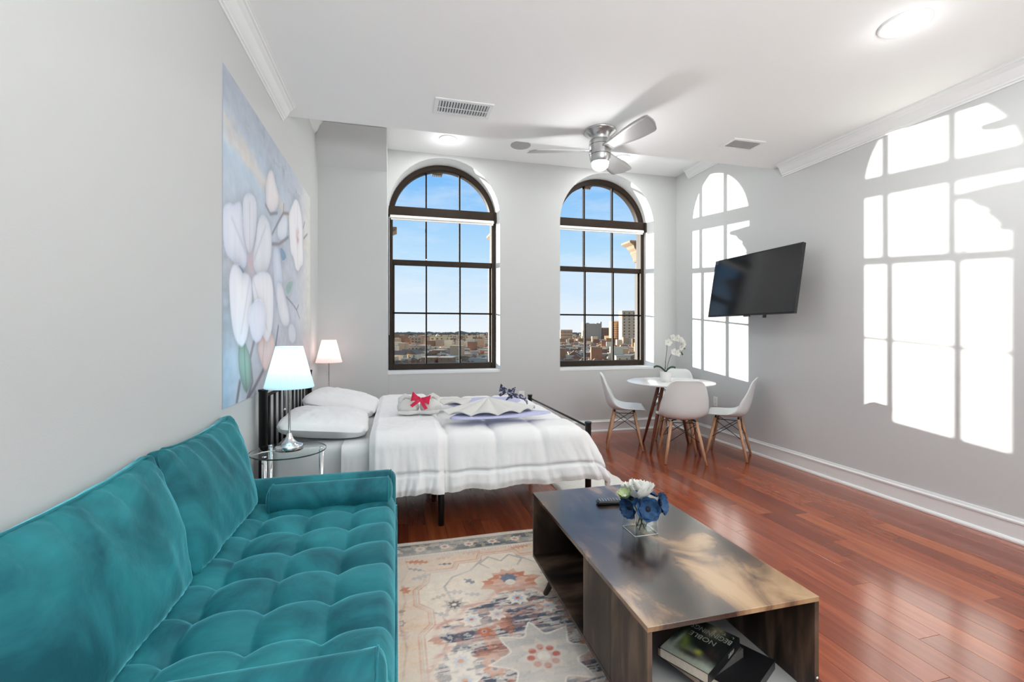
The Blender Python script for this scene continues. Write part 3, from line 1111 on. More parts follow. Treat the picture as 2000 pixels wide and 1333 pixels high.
# ---- magnolia mural print on the left wall
def mural():
    y0, y1, z0, z1 = 2.40, 4.605, 0.917, 2.557
    nu, nv = 330, 250
    Yg, Zg = np.meshgrid(np.linspace(y0, y1, nu), np.linspace(z0, z1, nv))
    n1 = fbm(Yg * 2.2, Zg * 2.2, 3)
    n2 = fbm(Yg * 7, Zg * 14, 5)
    n3 = fbm(Yg * 22, Zg * 22, 8)
    C = np.zeros(Yg.shape + (3,)) + np.array((200, 206, 219.))
    sq = (Yg - y0) / (y1 - y0)
    sz = (Zg - z0) / (z1 - z0)
    C = mixc(C, np.array((180, 205, 224.)), np.clip((sz - 0.5) * 3, 0, 1) * np.clip(1 - (sz - 0.86) * 6, 0, 1) * np.clip(1.25 - sq * 1.6, 0, 1) * (0.6 + 0.5 * n1))
    C = mixc(C, np.array((171, 180, 193.)), np.clip((sz - 0.80 - 0.12 * (n1 - .5)) * 7, 0, 1) * np.clip(1.5 - sq * 1.6, 0, 1) * .85)
    C = mixc(C, np.array((214, 207, 200.)), np.clip(1 - np.abs(sz - 0.84 + 0.14 * sq + .08 * (n2 - .5)) * 17, 0, 1) * .8)
    C = mixc(C, np.array((150, 158, 168.)), np.clip((n2 - 0.55) * 5, 0, 1) * np.clip((sz - 0.8) * 6, 0, 1) * .6)
    C = mixc(C, np.array((222, 222, 216.)), np.clip((sq - 0.72) * 4, 0, 1) * .85)
    C = mixc(C, np.array((172, 170, 178.)), np.clip(1 - (sz - 0.02) * 3.6, 0, 1) * np.clip((sq - .10) * 5, 0, 1) * (.55 + .5 * n1))
    C = mixc(C, np.array((150, 188, 216.)), np.clip(1 - sz * 2.4 + .6 * (n1 - .5), 0, 1) * np.clip(1 - sq * 8, 0, 1) * .9)
    C = mixc(C, np.array((150, 160, 168.)), np.clip(1 - np.abs(sz - .30 + .2 * (n2 - .5)) * 9, 0, 1) * np.clip(1 - sq * 5, 0, 1) * .7)
    C = mixc(C, np.array((226, 202, 205.)), np.exp(-((Yg - 4.40) / .12) ** 2 - ((Zg - 1.12) / .13) ** 2) * .8)
    C += (n3[..., None] - 0.5) * 16 + (n2[..., None] - .5) * 14

    def leaf(poly, base, edge, shade=0.0, soft=1.0, ox=0, vein=None):
        nonlocal C
        p = smooth_poly(poly, 3)
        ins = inpoly(Yg, Zg, p)
        d = seg_dist(Yg, Zg, p[::2], True)
        halo = np.exp(-(d / 0.035) ** 1.0) * (~ins)
        C = mixc(C, C * 0.90, halo * soft * .9)
        a = np.clip(d / 0.012, 0, 1) * ins
        k = np.exp(-d / 0.03)
        base, edge = np.array(base, float), np.array(edge, float)
        cc = base[None, None] * (1 - k[..., None]) + edge[None, None] * k[..., None]
        cc = cc + (fbm(Yg * 30, Zg * 4, ox) - .5)[..., None] * 10
        C = mixc(C, cc, a * soft)
        if vein:
            dv = seg_dist(Yg, Zg, vein)
            C = mixc(C, edge * 0.93, np.exp(-(dv / .012) ** 2) * ins * .5)

    def stroke(pts, c, w, a=0.85):
        nonlocal C
        d = seg_dist(Yg, Zg, pts)
        C = mixc(C, np.array(c, float), np.clip(1.3 - d / w, 0, 1) * a)
    T = {
'P1': [(2.382, 1.836), (2.42, 1.893), (2.487, 1.922), (2.537, 1.921), (2.651, 1.983), (2.683, 1.913), (2.699, 1.783), (2.767, 1.714), (2.733, 1.626), (2.667, 1.617), (2.501, 1.639), (2.42, 1.665), (2.388, 1.767)],
'P2': [(2.683, 2.003), (2.767, 2.055), (2.896, 2.077), (2.945, 2.009), (2.915, 1.855), (2.839, 1.737), (2.767, 1.714), (2.699, 1.783), (2.675, 1.911)],
'P3': [(2.935, 1.918), (3.016, 1.998), (3.126, 2.013), (3.231, 1.974), (3.268, 1.864), (3.219, 1.712), (3.016, 1.605), (2.858, 1.643), (2.858, 1.729), (2.915, 1.826)],
'P4': [(2.481, 1.567), (2.53, 1.624), (2.589, 1.637), (2.683, 1.603), (2.803, 1.608), (2.858, 1.529), (2.821, 1.385), (2.759, 1.251), (2.683, 1.19), (2.574, 1.227), (2.508, 1.323), (2.474, 1.493)],
'P5': [(2.839, 1.612), (3.195, 1.683), (3.293, 1.603), (3.306, 1.471), (3.281, 1.304), (3.16, 1.208), (3.059, 1.247), (2.915, 1.389), (2.839, 1.527)],
'P6': [(2.767, 1.379), (2.821, 1.448), (3.016, 1.497), (3.126, 1.411), (3.103, 1.298), (3.016, 1.231), (2.915, 1.212), (2.839, 1.245), (2.785, 1.313)],
'R1': [(3.727, 2.179), (3.864, 2.292), (3.974, 2.379), (4.131, 2.366), (4.258, 2.244), (4.258, 2.053), (4.302, 1.885), (4.172, 1.84), (4.09, 1.787), (3.974, 1.788), (3.9, 1.881), (3.794, 1.887), (3.76, 2.034)],
'BUD': [(3.126, 2.239), (3.195, 2.333), (3.293, 2.36), (3.345, 2.297), (3.453, 2.235), (3.412, 2.14), (3.268, 2.062), (3.148, 2.063), (3.114, 2.116)],
'M1': [(3.398, 2.026), (3.569, 2.139), (3.71, 2.152), (3.694, 2.005), (3.54, 1.937), (3.398, 1.93)],
'M2': [(3.268, 1.851), (3.453, 1.871), (3.51, 1.768), (3.569, 1.632), (3.398, 1.443), (3.306, 1.605)],
'M3': [(3.345, 1.609), (3.51, 1.64), (3.631, 1.543), (3.76, 1.423), (3.76, 1.331), (3.569, 1.321), (3.425, 1.409)],
'M4': [(3.727, 1.355), (3.936, 1.343), (4.012, 1.246), (3.9, 1.184), (3.727, 1.219)],
'LG': [(2.635, 1.264), (2.604, 1.197), (2.604, 1.104), (2.651, 1.016), (2.733, 0.931), (2.812, 0.977), (2.839, 1.002), (2.821, 1.144), (2.75, 1.214), (2.683, 1.258)],
'L2': [(3.631, 1.653), (3.9, 1.714), (3.864, 1.624), (3.743, 1.551), (3.637, 1.565)],
'L3': [(3.467, 1.888), (3.569, 1.893), (3.694, 1.84), (3.54, 1.78), (3.487, 1.821)],
'TU': [(2.935, 1.209), (3.103, 1.317), (3.243, 1.286), (3.345, 1.218), (3.268, 1.121), (3.148, 1.039), (3.081, 1.044), (2.975, 1.136)],
    }
    for s, c, w in ((((2.716, 1.35), (2.699, 1.258)), (128, 124, 134), .018), (((2.877, 1.228), (2.803, 1.134), (2.848, 1.001), (2.75, 0.907)), (140, 134, 142), .02),
                    (((3.059, 1.046), (2.896, 0.967), (2.75, 0.907)), (120, 116, 126), .018), (((2.635, 1.018), (2.589, 0.92)), (120, 118, 124), .02),
                    (((3.425, 1.321), (3.358, 1.198)), (120, 124, 140), .018)):
        stroke(list(s), c, w)
    leaf(T['M1'], (224, 230, 240), (200, 212, 228), ox=2)
    leaf(T['M2'], (214, 222, 236), (186, 200, 222), ox=3)
    leaf(T['M3'], (228, 230, 238), (205, 208, 220), ox=4)
    leaf(T['M4'], (220, 224, 234), (204, 208, 220), ox=5, soft=.8)
    leaf(T['L3'], (140, 165, 190), (120, 150, 180))
    leaf(T['L2'], (150, 176, 178), (170, 196, 190))
    leaf(T['TU'], (226, 214, 216), (216, 182, 176), vein=[(3.10, 1.30), (3.05, 1.10)])
    leaf(T['LG'], (152, 182, 170), (120, 136, 134), vein=[(2.70, 1.25), (2.72, 1.08), (2.75, .94)])
    leaf(T['P1'], (225, 230, 243), (206, 214, 234), ox=7, vein=[(2.76, 1.70), (2.52, 1.85)])
    leaf(T['P2'], (222, 226, 236), (204, 210, 224), ox=8, vein=[(2.80, 1.74), (2.80, 2.0)])
    leaf(T['P3'], (224, 228, 236), (202, 208, 220), ox=9, vein=[(2.88, 1.70), (3.12, 1.95)])
    leaf(T['P4'], (235, 237, 245), (218, 222, 238), ox=10, vein=[(2.80, 1.58), (2.66, 1.28)])
    leaf(T['P5'], (236, 237, 243), (216, 220, 234), ox=11, vein=[(2.86, 1.58), (3.15, 1.30)])
    leaf(T['P6'], (228, 232, 245), (206, 214, 234), ox=12)
    leaf([(2.589, 1.642), (2.667, 1.633), (2.720, 1.607), (2.690, 1.585), (2.66, 1.60)], (130, 146, 170), (120, 136, 160))
    leaf(T['BUD'], (230, 228, 232), (205, 200, 206), ox=13)
    leaf(T['R1'], (238, 238, 242), (220, 224, 234), ox=14, vein=[(4.05, 2.35), (4.05, 1.85)])
    for s, w in ((((3.268, 1.93), (3.398, 2.026), (3.569, 2.146), (3.727, 2.182)), .016), (((3.268, 1.864), (3.453, 1.899), (3.727, 2.004)), .018),
                 (((3.569, 2.146), (3.585, 2.215)), .014), (((3.662, 1.545), (3.864, 1.506), (4.012, 1.466), (4.09, 1.511)), .012), (((4.012, 1.466), (4.131, 1.4)), .010),
                 (((3.114, 2.08), (3.219, 2.049), (3.398, 2.102)), .016), (((4.28, 2.197), (4.347, 2.265)), .014), (((4.302, 2.109), (4.464, 2.183)), .014)):
        stroke(list(s), (140, 138, 148), w * .8)
    for (cy_, cz_, r_) in ((2.825, 1.667, .05), (4.051, 2.079, .05)):
        dd = np.hypot((Yg - cy_) / 1.0, (Zg - cz_) / 1.3)
        C = mixc(C, np.array((206, 178, 188.)), np.exp(-(dd / r_) ** 2) * (0.5 + 0.8 * (n3 > .52)))
    C = srgb(np.clip(C, 0, 255)) * 1.04
    P = np.stack([np.full(Yg.shape, XL + 0.0046), Yg, Zg], -1)
    art = empty('wall_mural', (XL, (y0 + y1) / 2, z0), 'large pale blue magnolia canvas print on the left wall above the sofa', 'canvas print')
    paint_mesh('print_face', P, C, nu, nv, vcol_mat('mural_print', 0.7), art)
    MB().box(XL, XL + 0.004, y0, y1, z0, z1).build('canvas', mat('canvas_edge', (0.45, 0.50, 0.56), 0.9), art)


mural()
# ================================================================= RUG


def rug():
    x0, x1, y0, y1 = -0.20, 1.32, 0.57, 2.80
    nu, nv = 330, 480
    Xg, Yg = np.meshgrid(np.linspace(x0, x1, nu), np.linspace(y0, y1, nv))
    cx, cy_ = 0.56, 1.685
    X, Y = Xg - cx, Yg - cy_
    hx, hy = (x1 - x0) / 2, (y1 - y0) / 2
    AX, AY = np.abs(X), np.abs(Y)
    n1 = fbm(X * 5, Y * 5, 1)
    n2 = fbm(X * 30, Y * 30, 2)
    n3 = vnoise(X * 160, Y * 200, 4)
    streak = fbm(X * 13, Y * 95, 6)
    C = np.zeros(X.shape + (3,)) + np.array((222, 208, 190.))
    navy, rust, pink, grey, cream, peach, brown = [np.array(q, float) for q in
        ((66, 72, 88), (186, 104, 72), (196, 150, 138), (150, 148, 148), (226, 218, 206), (216, 186, 160), (150, 122, 108))]
    # outer field tone between border and stepped line
    stepped = [(0.0, .86), (.10, .86), (.12, .80), (.24, .80), (.26, .74), (.40, .74), (.415, .64), (.47, .58), (.47, .46), (.41, .40), (.41, .30), (.46, .24), (.46, 0.0)]
    dS = seg_dist(AX, AY, stepped)
    inS = inpoly(AX, AY, [(0, 0)] + stepped[::-1] + [(0, .86)])
    C = mixc(C, peach, np.where(inS, 0.0, 0.75) * (0.7 + .4 * n1))
    C = mixc(C, np.array((196, 140, 118.)), np.clip(1 - np.abs(dS - .012) / .006, 0, 1) * .8)
    C = mixc(C, np.array((180, 150, 134.)), np.clip(1 - dS / .006, 0, 1) * .5)

    def rosette(px, py, r, petals, c1, c2, c3, rot=0.0, edge=None, sy=1.0, sharp=.28):
        nonlocal C
        for (sx_, sy_) in ((1, 1), (-1, 1), (1, -1), (-1, -1)):
            dx, dy = (X - px * sx_), (Y - py * sy_) / sy
            rr = np.hypot(dx, dy)
            an = np.arctan2(dy * sy_, dx * sx_) + rot
            rad = r * (1 - sharp * np.abs(np.sin(an * petals / 2))) * (1 + .10 * (n2 - .5))
            if edge is not None:
                C = mixc(C, edge, np.clip((rad * 1.08 - rr) / .006, 0, 1))
            C = mixc(C, c1, np.clip((rad - rr) / .006, 0, 1) * .92)
            C = mixc(C, c2, np.clip((rad * .55 - rr) / .006, 0, 1))
            C = mixc(C, c3, np.clip((rad * .25 - rr) / .005, 0, 1))
            if px == 0 and py == 0:
                break

    def vine(pts, c, w=.006, a=.7):
        nonlocal C
        C = mixc(C, c, np.clip(1.4 - seg_dist(AX, AY, pts) / w, 0, 1) * a)

    def leaf2(px, py, ln, wd, ang, c, a=.8):
        nonlocal C
        ca_, sa_ = math.cos(ang), math.sin(ang)
        u = (AX - px) * ca_ + (AY - py) * sa_
        v = -(AX - px) * sa_ + (AY - py) * ca_
        k = np.abs(u) / ln
        m_ = np.clip((wd * (1 - k ** 2) * (1 + .5 * np.sin(u * 220)) - np.abs(v)) / .004, 0, 1) * (k < 1)
        C = mixc(C, c, m_ * a)
    # vines and leaves in the field
    vine([(.10, .80), (.18, .70), (.28, .66), (.33, .58), (.30, .42), (.22, .38)], grey)
    vine([(.0, .76), (.06, .82), (.12, .76), (.08, .70)], grey)
    vine([(.30, .42), (.36, .34), (.33, .22), (.38, .12), (.34, 0)], brown, a=.5)
    vine([(.52, .95), (.50, .80), (.54, .66), (.52, .50), (.55, .34), (.52, .18), (.54, .0)], np.array((196, 160, 140.)), .005)
    for (a, b, l_, w_, g, c) in ((.45, .86, .07, .022, .3, rust), (.30, .88, .06, .02, -.2, pink), (.15, .90, .08, .024, .2, np.array((196, 138, 112.))), (.02, .93, .05, .02, 0, pink),
                                 (.46, .78, .06, .012, .5, navy), (.44, .70, .06, .020, -.3, grey), (.30, .80, .045, .010, .1, navy), (.20, .60, .04, .016, .8, np.array((110, 118, 128.))),
                                 (.28, .52, .05, .016, .2, grey), (.36, .50, .055, .014, -.4, np.array((170, 160, 146.))), (.20, .48, .05, .014, .3, grey), (.40, .20, .03, .028, 1.2, np.array((190, 130, 106.))),
                                 (.52, .60, .045, .020, 1.2, rust), (.53, .26, .04, .018, 1.2, pink), (.54, .42, .028, .016, 1.5, brown), (.36, .36, .045, .012, .5, grey)):
        leaf2(a, b, l_, w_, g, c, .75)
    rosette(.30, .42, .070, 8, np.array((182, 172, 160.)), np.array((96, 86, 84.)), cream, sharp=.4)
    rosette(.545, .34, .028, 6, brown, cream, navy)
    # navy medallion ground, streaked along the weft
    med = [(0, .47), (.08, .45), (.13, .39), (.22, .37), (.26, .31), (.34, .27), (.36, .20), (.30, .14), (.36, .08), (.40, 0)]
    med = [(a * 1.08, b) for a, b in med]
    dM = seg_dist(AX, AY, med)
    inM = inpoly(AX, AY, [(0, 0)] + med[::-1])
    sdf = np.where(inM, dM, -dM)
    C = mixc(C, pink, np.clip(1 - np.abs(sdf + .02) / .022, 0, 1) * (.4 + .6 * (streak > .45)))
    body = np.clip((sdf + .04 * (streak - .5)) / .01, 0, 1)
    C = mixc(C, np.array((188, 176, 170.)), body * .9)
    C = mixc(C, navy, body * np.clip((streak - .44) * 14, 0, 1) * np.where(AX + AY > .18, .92, .35))
    fine = fbm(X * 26, Y * 40, 51)
    C = mixc(C, np.array((176, 128, 118.)), body * (fine > .60) * .55)
    C = mixc(C, cream, body * (fine < .36) * .6)
    C = mixc(C, rust, body * (fbm(X * 11, Y * 16, 31) > .64) * .55)
    # blossoms over the medallion
    for (a, b, r_) in ((.0, .40, .06), (.24, .29, .055), (.20, .12, .0), (.32, .05, .07), (.12, .30, .05)):
        if r_:
            rosette(a, b, r_, 8, cream, np.array((180, 186, 200.)), rust)
    rosette(.20, .20, .035, 6, rust, pink, navy)
    rosette(.20, .02, .05, 6, np.array((190, 122, 92.)), pink, navy)
    vine([(0, .30), (.06, .27), (.10, .30), (.06, .34), (0, .33)], pink, .008, .8)
    # big star flower in the middle
    rosette(0, 0, .205, 8, np.array((186, 180, 174.)), np.array((208, 198, 188.)), np.array((206, 178, 168.)), rot=PI / 8 * 2, edge=cream, sharp=.36)
    for k in range(8):
        a = k * PI / 4
        rr = np.hypot(X - .052 * math.cos(a), Y - .052 * math.sin(a))
        C = mixc(C, np.array((180, 92, 76.)), np.clip((.018 - rr) / .005, 0, 1) * .9)
    C = mixc(C, cream, np.clip((.03 - np.hypot(X, Y)) / .006, 0, 1))
    # orange palmettes above and below the medallion
    for s in (1, -1):
        dx, dy = X, (Y * s - .56)
        rr = np.hypot(dx, dy)
        an = np.arctan2(dy, dx)
        rad = .118 * (1 - .22 * np.abs(np.sin(an * 5.5))) * (1 + .45 * np.abs(np.cos(an)) ** 2 * (dy < .02)) * (1 + .08 * (n2 - .5))
        C = mixc(C, rust, np.clip((rad - rr) / .006, 0, 1) * (.75 + .4 * (n1 - .5)))
        C = mixc(C, np.array((214, 178, 160.)), np.clip((rad * .62 - rr) / .006, 0, 1) * .7)
        r2 = np.hypot(dx, dy - .02)
        C = mixc(C, np.array((110, 116, 134.)), np.clip((.052 * (1 - .25 * np.abs(np.sin(np.arctan2(dy - .02, dx) * 4))) - r2) / .005, 0, 1))
        C = mixc(C, cream, np.clip((.028 - np.hypot(dx, dy + .02)) / .005, 0, 1))
    # borders
    bx = hx - AX
    by = hy - AY
    ed = np.minimum(bx, by)
    along = np.where(bx < by, Y, X)
    C = mixc(C, cream * .97, np.clip((.21 - ed) / .003, 0, 1))
    C = mixc(C, pink, (np.abs(ed - .200) < .005) * .6 * (np.sin(along * 400) > -.2))
    band = (ed > .055) & (ed < .165)
    C = mixc(C, np.array((78, 88, 94.)), band * (.85 + .15 * n1))
    bn = fbm(X * 34, Y * 34, 61)
    C = mixc(C, np.array((186, 168, 140.)), band * (bn > .58) * .75)
    wv = .110 + .028 * np.sin(along * 22)
    C = mixc(C, np.array((206, 168, 148.)), band * np.clip((.012 - np.abs(ed - wv)) / .004, 0, 1) * (np.sin(along * 44 + 1) > .1))
    ph = np.mod(along + .07, .143) - .0715
    rr = np.hypot(ph, ed - .110)
    fr = .036 * (1 - .25 * np.abs(np.sin(np.arctan2(ed - .11, ph) * 4)))
    C = mixc(C, cream, band * np.clip((fr - rr) / .004, 0, 1))
    C = mixc(C, pink, band * np.clip((fr * .55 - rr) / .003, 0, 1))
    C = mixc(C, np.array((160, 80, 70.)), band * np.clip((fr * .22 - rr) / .003, 0, 1))
    C = mixc(C, np.array((120, 104, 96.)), ((np.abs(ed - .048) < .004) | (np.abs(ed - .170) < .003)) * .8)
    C = mixc(C, np.array((200, 188, 172.)), (ed < .010) * 1.0)
    wear = fbm(X * 3, Y * 3, 12)
    C = mixc(C, np.array((214, 202, 188.)), np.clip((wear - .5) * 1.8, 0, .35))
    C += (n3[..., None] - .5) * 16 + (n2[..., None] - .5) * 18
    fade = fbm(X * 4, Y * 30, 41)
    C = mixc(C, np.array((216, 204, 192.)), np.clip((fade - .46) * 3.0, 0, .55))
    C = srgb(np.clip(C * 1.03 + 3, 0, 255)) * 1.08
    Z = 0.0085 + 0.0012 * vnoise(X * 9, Y * 9, 3)
    edge = np.minimum(hx - AX, hy - AY)
    Z = Z * np.clip(edge / .006, .15, 1)
    wob = 0.004 * np.sin(X * 9 + 1) * (AY > hy - .02) * np.sign(Y)
    P = np.stack([Xg, Yg + wob, Z], -1)
    r_ = empty('area_rug', (cx, cy_, 0), 'faded oriental rug in cream, rust and navy under the coffee table', 'rug')
    paint_mesh('pile', P, C, nu, nv, vcol_mat('rug_pile', 0.95, bump=0.5, bscale=500, sheen=0.2), r_)
    MB().box(x0 + .002, x1 - .002, y0 + .003, y1 - .003, 0.0005, 0.004).build('backing', M['liner'], r_)


rug()


def cloth_noise(x, y, s):
    return float(fbm(x, y, s, 3)) - 0.5


# white fleecy mat on the floor at the bed foot
mb = MB()


def fleece(u, v):
    x = 1.26 + 0.61 * u
    y = 3.32 + 0.95 * v
    e = min(u, 1 - u, v, 1 - v)
    e2 = min(1, e / 0.04)
    return (x + 0.008 * math.sin(v * 31) * (u > .9), y, 0.002 + 0.024 * (1 - (1 - e2) ** 2) + 0.007 * cloth_noise(u * 14, v * 20, 9))


mb.grid(fleece, 40, 56)
tag(mb.build('floor_mat', mat('white_fleece', (0.78, 0.77, 0.72), 0.95, bump=0.8, bscale=120)), 'white fleecy mat on the floor at the bed foot behind the coffee table', 'mat')

# ================================================================= SOFA
sofa = empty('sofa', (-0.40, 1.67, 0), 'teal velvet two seat sofa with tufted seat cushion along the left wall', 'sofa')
SX0, SX1, SYA, SYB = -0.775, -0.005, 0.94, 2.40
# frame under the seat and thin back
moved_ = rounded_block(SX1 - SX0 - .01, SYB - SYA + 0.20, 0.16, 0.02, (6, 10, 2))
moved(moved_, Matrix.Translation(((SX0 + SX1) / 2 - 0.005, (SYA + SYB) / 2, 0.225)))
moved_.build('base_frame', M['velvet'], sofa)
bk = rounded_block(0.06, SYB - SYA + 0.10, 0.36, 0.025, (2, 10, 6))
moved(bk, Matrix.Translation((SX0 + 0.03, (SYA + SYB) / 2, 0.46)))
bk.build('back_frame', M['velvet'], sofa)


def arm(yc, label=None):
    def disp(p, n_):
        return (p.x, p.y + 0.006 * cloth_noise(p.x * 5 + yc, p.z * 5, 3), p.z + 0.004 * cloth_noise(p.x * 6, yc, 4))
    a = rounded_block(0.775, 0.105, 0.40, 0.045, (10, 2, 5), disp)
    moved(a, Matrix.Translation((-0.392, yc, 0.357)))
    o = a.build('arm', M['velvet'], sofa)
    pts = []
    for i in range(33):
        t = i / 32
        # seam around the front end of the arm
        if t < .36:
            pts.append((-0.030, yc - 0.0525, 0.16 + (0.51 - .16) * t / .36))
        elif t < .64:
            q = PI * (t - .36) / .28
            pts.append((-0.030, yc - 0.0525 * math.cos(q), 0.51 + 0.0465 * math.sin(q)))
        else:
            pts.append((-0.030, yc + 0.0525, 0.51 - (0.51 - .16) * (t - .64) / .36))
    MB().tube(pts, 0.003, 6).build('piping', M['velvet'], o)
    return o


arm(SYB + 0.055)
arm(SYA - 0.055)

# tufted seat cushion
TXS = [-0.195, -0.38, -0.565]
TY0, TDY = 1.325, 0.1795
ztop = 0.455


def tuft_h(x, y):
    tx = (x - TXS[0]) / 0.185
    ty = (y - TY0) / TDY
    fx, fy = abs(tx - round(tx)), abs(ty - round(ty))
    puff = (math.sin(PI * min(1, max(0, fx))) if x < TXS[0] else 1.0)
    if x >= TXS[0]:
        fx = min(0.5, (x - TXS[0]) / 0.20)
    sxx, syy = math.sin(PI * fx), math.sin(PI * fy)
    crease_x = 1 - math.exp(-(fx / 0.09) ** 1.1)      # crease lines running along y
    crease_y = 1 - math.exp(-(fy / 0.10) ** 1.1)      # crease lines running along x
    h = 0.018 * (sxx ** .5) * (syy ** .5) + 0.006 * (crease_x * 0.5 + crease_y)
    d = math.hypot(fx * 0.185, fy * TDY)
    h -= 0.032 * math.exp(-(d / 0.026) ** 1.25)
    return h


x0s, x1s, y0s, y1s = -0.66, -0.004, SYA - 0.002, SYB + 0.002
mb = MB()
NU, NV = 120, 220
zb = 0.305


def seatfn(u, v):
    # u runs from the bottom of the front face, up and over to the back
    y = y0s + (y1s - y0s) * v
    L1 = 0.11
    L2 = x1s - x0s
    s = u * (L1 + L2)
    r = 0.035
    if s < L1 - r:
        x, z = x1s + 0.006 * math.sin(PI * s / L1), zb + s
    elif s < L1 + r:
        q = (s - (L1 - r)) / (2 * r) * PI / 2
        x, z = x1s - r + r * math.cos(q), ztop - r - 0.0 + r * math.sin(q) - (ztop - zb - L1)
    else:
        x, z = x1s - (s - L1), zb + L1
    k = smoothstep(L1 - r, L1 + r * 1.5, s)
    e = min(v, 1 - v) * (y1s - y0s)
    z += tuft_h(x, y) * k
    z -= 0.02 * (1 - min(1, e / 0.03)) ** 2 * k
    z += 0.004 * cloth_noise(x * 8, y * 8, 2) * k
    return (x, y, z + (0.03) * k)


mb.grid(seatfn, NU, NV)
seat = mb.build('seat_cushion', M['velvet'], sofa)
MB().tube([(x1s + 0.002, y0s + (y1s - y0s) * i / 60, zb + 0.085 + 0.003 * math.sin(i * .9)) for i in range(61)], 0.0035, 6).build('piping', M['velvet'], seat)
MB().tube([(x1s + 0.004, y0s + (y1s - y0s) * i / 60, zb + 0.004) for i in range(61)], 0.0035, 6).build('piping', M['velvet'], seat)


def back_cushion(ya, yb, seed):
    """leaning box cushion: front face leans from the seat joint to the wall"""
    w = yb - ya
    yc = (ya + yb) / 2
    H = 0.44
    T = 0.15
    ang = math.atan2(0.11, 0.42)

    def disp(p, n_):
        fy, fz = p.y / (w / 2), p.z / (H / 2)
        if p.x > 0:
            b = 0.040 * (1 - fy ** 4) * (1 - abs(fz) ** 3)
            wr = 0.022 * cloth_noise(p.y * 9 + p.z * 6 + seed, p.z * 2.5 - p.y * 2, seed) * (1.0)
            # pull folds fanning down from the top seam
            fold = 0.0045 * math.sin((fy * 21 + fz * 7) + 3 * math.sin(fz * 2 + seed)) * smoothstep(-0.2, 0.9, fz) + 0.003 * math.sin(fy * 47 + fz * 18 + seed) * smoothstep(.3, .95, fz)
            edge = max(abs(fy), abs(fz))
            pinch = 0.0035 * math.sin(fy * 60 + seed) * smoothstep(.80, .97, edge) * (1 - smoothstep(.97, 1.0, edge))
            x = p.x + b + wr + fold + pinch
        else:
            x = p.x + 0.01 * fz
        sag = -0.012 * (1 - fy ** 2) * max(0, fz)
        sag += 0.014 * abs(fy) ** 5 * max(0, fz)
        pin = 0.02 * abs(fz) * (abs(fy) ** 3)
        return (x, p.y - math.copysign(pin * .5, p.y) + math.copysign(0.012 * (1 - fz ** 2), p.y) * abs(fy) ** 3, p.z + sag + 0.006 * cloth_noise(p.y * 12, p.x * 20, seed + 5) * max(0, fz))
    b = rounded_block(T, w - 0.004, H, 0.028, (5, 40, 34), disp)
    M_ = Matrix.Translation((-0.668, yc, 0.455)) @ Matrix.Rotation(-ang, 4, 'Y') @ Matrix.Translation((-T / 2 + 0.035, 0, H / 2))
    moved(b, M_)
    b.v = [(max(x, -0.793 + 0.004 * abs(z - 0.66)), y, z) for x, y, z in b.v]
    o = b.build('back_cushion', M['velvet'], sofa)
    # piping around the front face and around the back edge
    for xs_ in (T / 2 - 0.018, -T / 2 + 0.02):
        pts = []
        n_ = 96
        hw_, hh, r = w / 2 - 0.004, H / 2 + 0.001, 0.04
        for i in range(n_):
            q = 2 * PI * i / n_
            c, s = math.cos(q), math.sin(q)
            k = 1 / max(abs(c), abs(s))
            yy, zz = c * k * hw_, s * k * hh
            # soften corners
            ex, ez = abs(yy) - (hw_ - r), abs(zz) - (hh - r)
            if ex > 0 and ez > 0:
                l = math.hypot(ex, ez)
                yy = math.copysign(hw_ - r + ex / l * r, yy)
                zz = math.copysign(hh - r + ez / l * r, zz)
            p = Vector((xs_, yy, zz))
            fy, fz = yy / (w / 2), zz / (H / 2)
            sag = -0.012 * (1 - fy ** 2) * max(0, fz) + 0.014 * abs(fy) ** 5 * max(0, fz)
            pin = 0.02 * abs(fz) * (abs(fy) ** 3)
            p = Vector((xs_ + .002, yy - math.copysign(pin * .5, yy) + math.copysign(0.012 * (1 - fz ** 2), yy) * abs(fy) ** 3, zz + sag))
            p = M_ @ p
            pts.append(Vector((max(p.x, -0.788), p.y, p.z)))
        MB().tube(pts, 0.0042, 6, closed=True).build('piping', M['velvet'], o)
    return o


back_cushion(SYA, 1.698, 2)
back_cushion(1.702, SYB, 7)


def bolster(yc, label):
    b = empty('bolster_cushion', (-0.33, yc, 0.47), label, 'bolster')
    r = 0.067
    z = 0.500
    L0, L1 = -0.585, -0.02
    prof = []
    for i in range(10):
        q = PI / 2 * i / 9
        prof.append((max(0.0001, r * math.sin(q) ** .8), 0.028 * (1 - math.cos(q))))
    N = 36
    vs, fs = [], []
    rows = [(p[0], L0 + p[1]) for p in prof] + [(r, L0 + 0.03 + (L1 - L0 - 0.06) * k / 14) for k in range(1, 14)] + [(p[0], L1 - p[1]) for p in prof[::-1]]
    for (rr, x) in rows:
        for k in range(N):
            q = 2 * PI * k / N
            wv = 1 + 0.03 * math.sin(q * 9) * (x > L1 - .03 or x < L0 + .03) + 0.02 * cloth_noise(x * 6, math.cos(q) * 2 + yc, 4)
            vs.append((x, yc + rr * wv * math.cos(q), z + rr * wv * math.sin(q) * 0.97))
    for i in range(len(rows) - 1):
        for k in range(N):
            fs.append((i * N + k, i * N + (k + 1) % N, (i + 1) * N + (k + 1) % N, (i + 1) * N + k))
    MB().add(vs, fs, True).build('cushion', M['velvet'], b)
    for x in (L0 + 0.022, L1 - 0.022):
        MB().tube([(x, yc + (r + .001) * math.cos(2 * PI * k / 40), z + (r + .001) * .97 * math.sin(2 * PI * k / 40)) for k in range(40)], 0.0032, 6, closed=True).build('piping', M['velvet'], b)


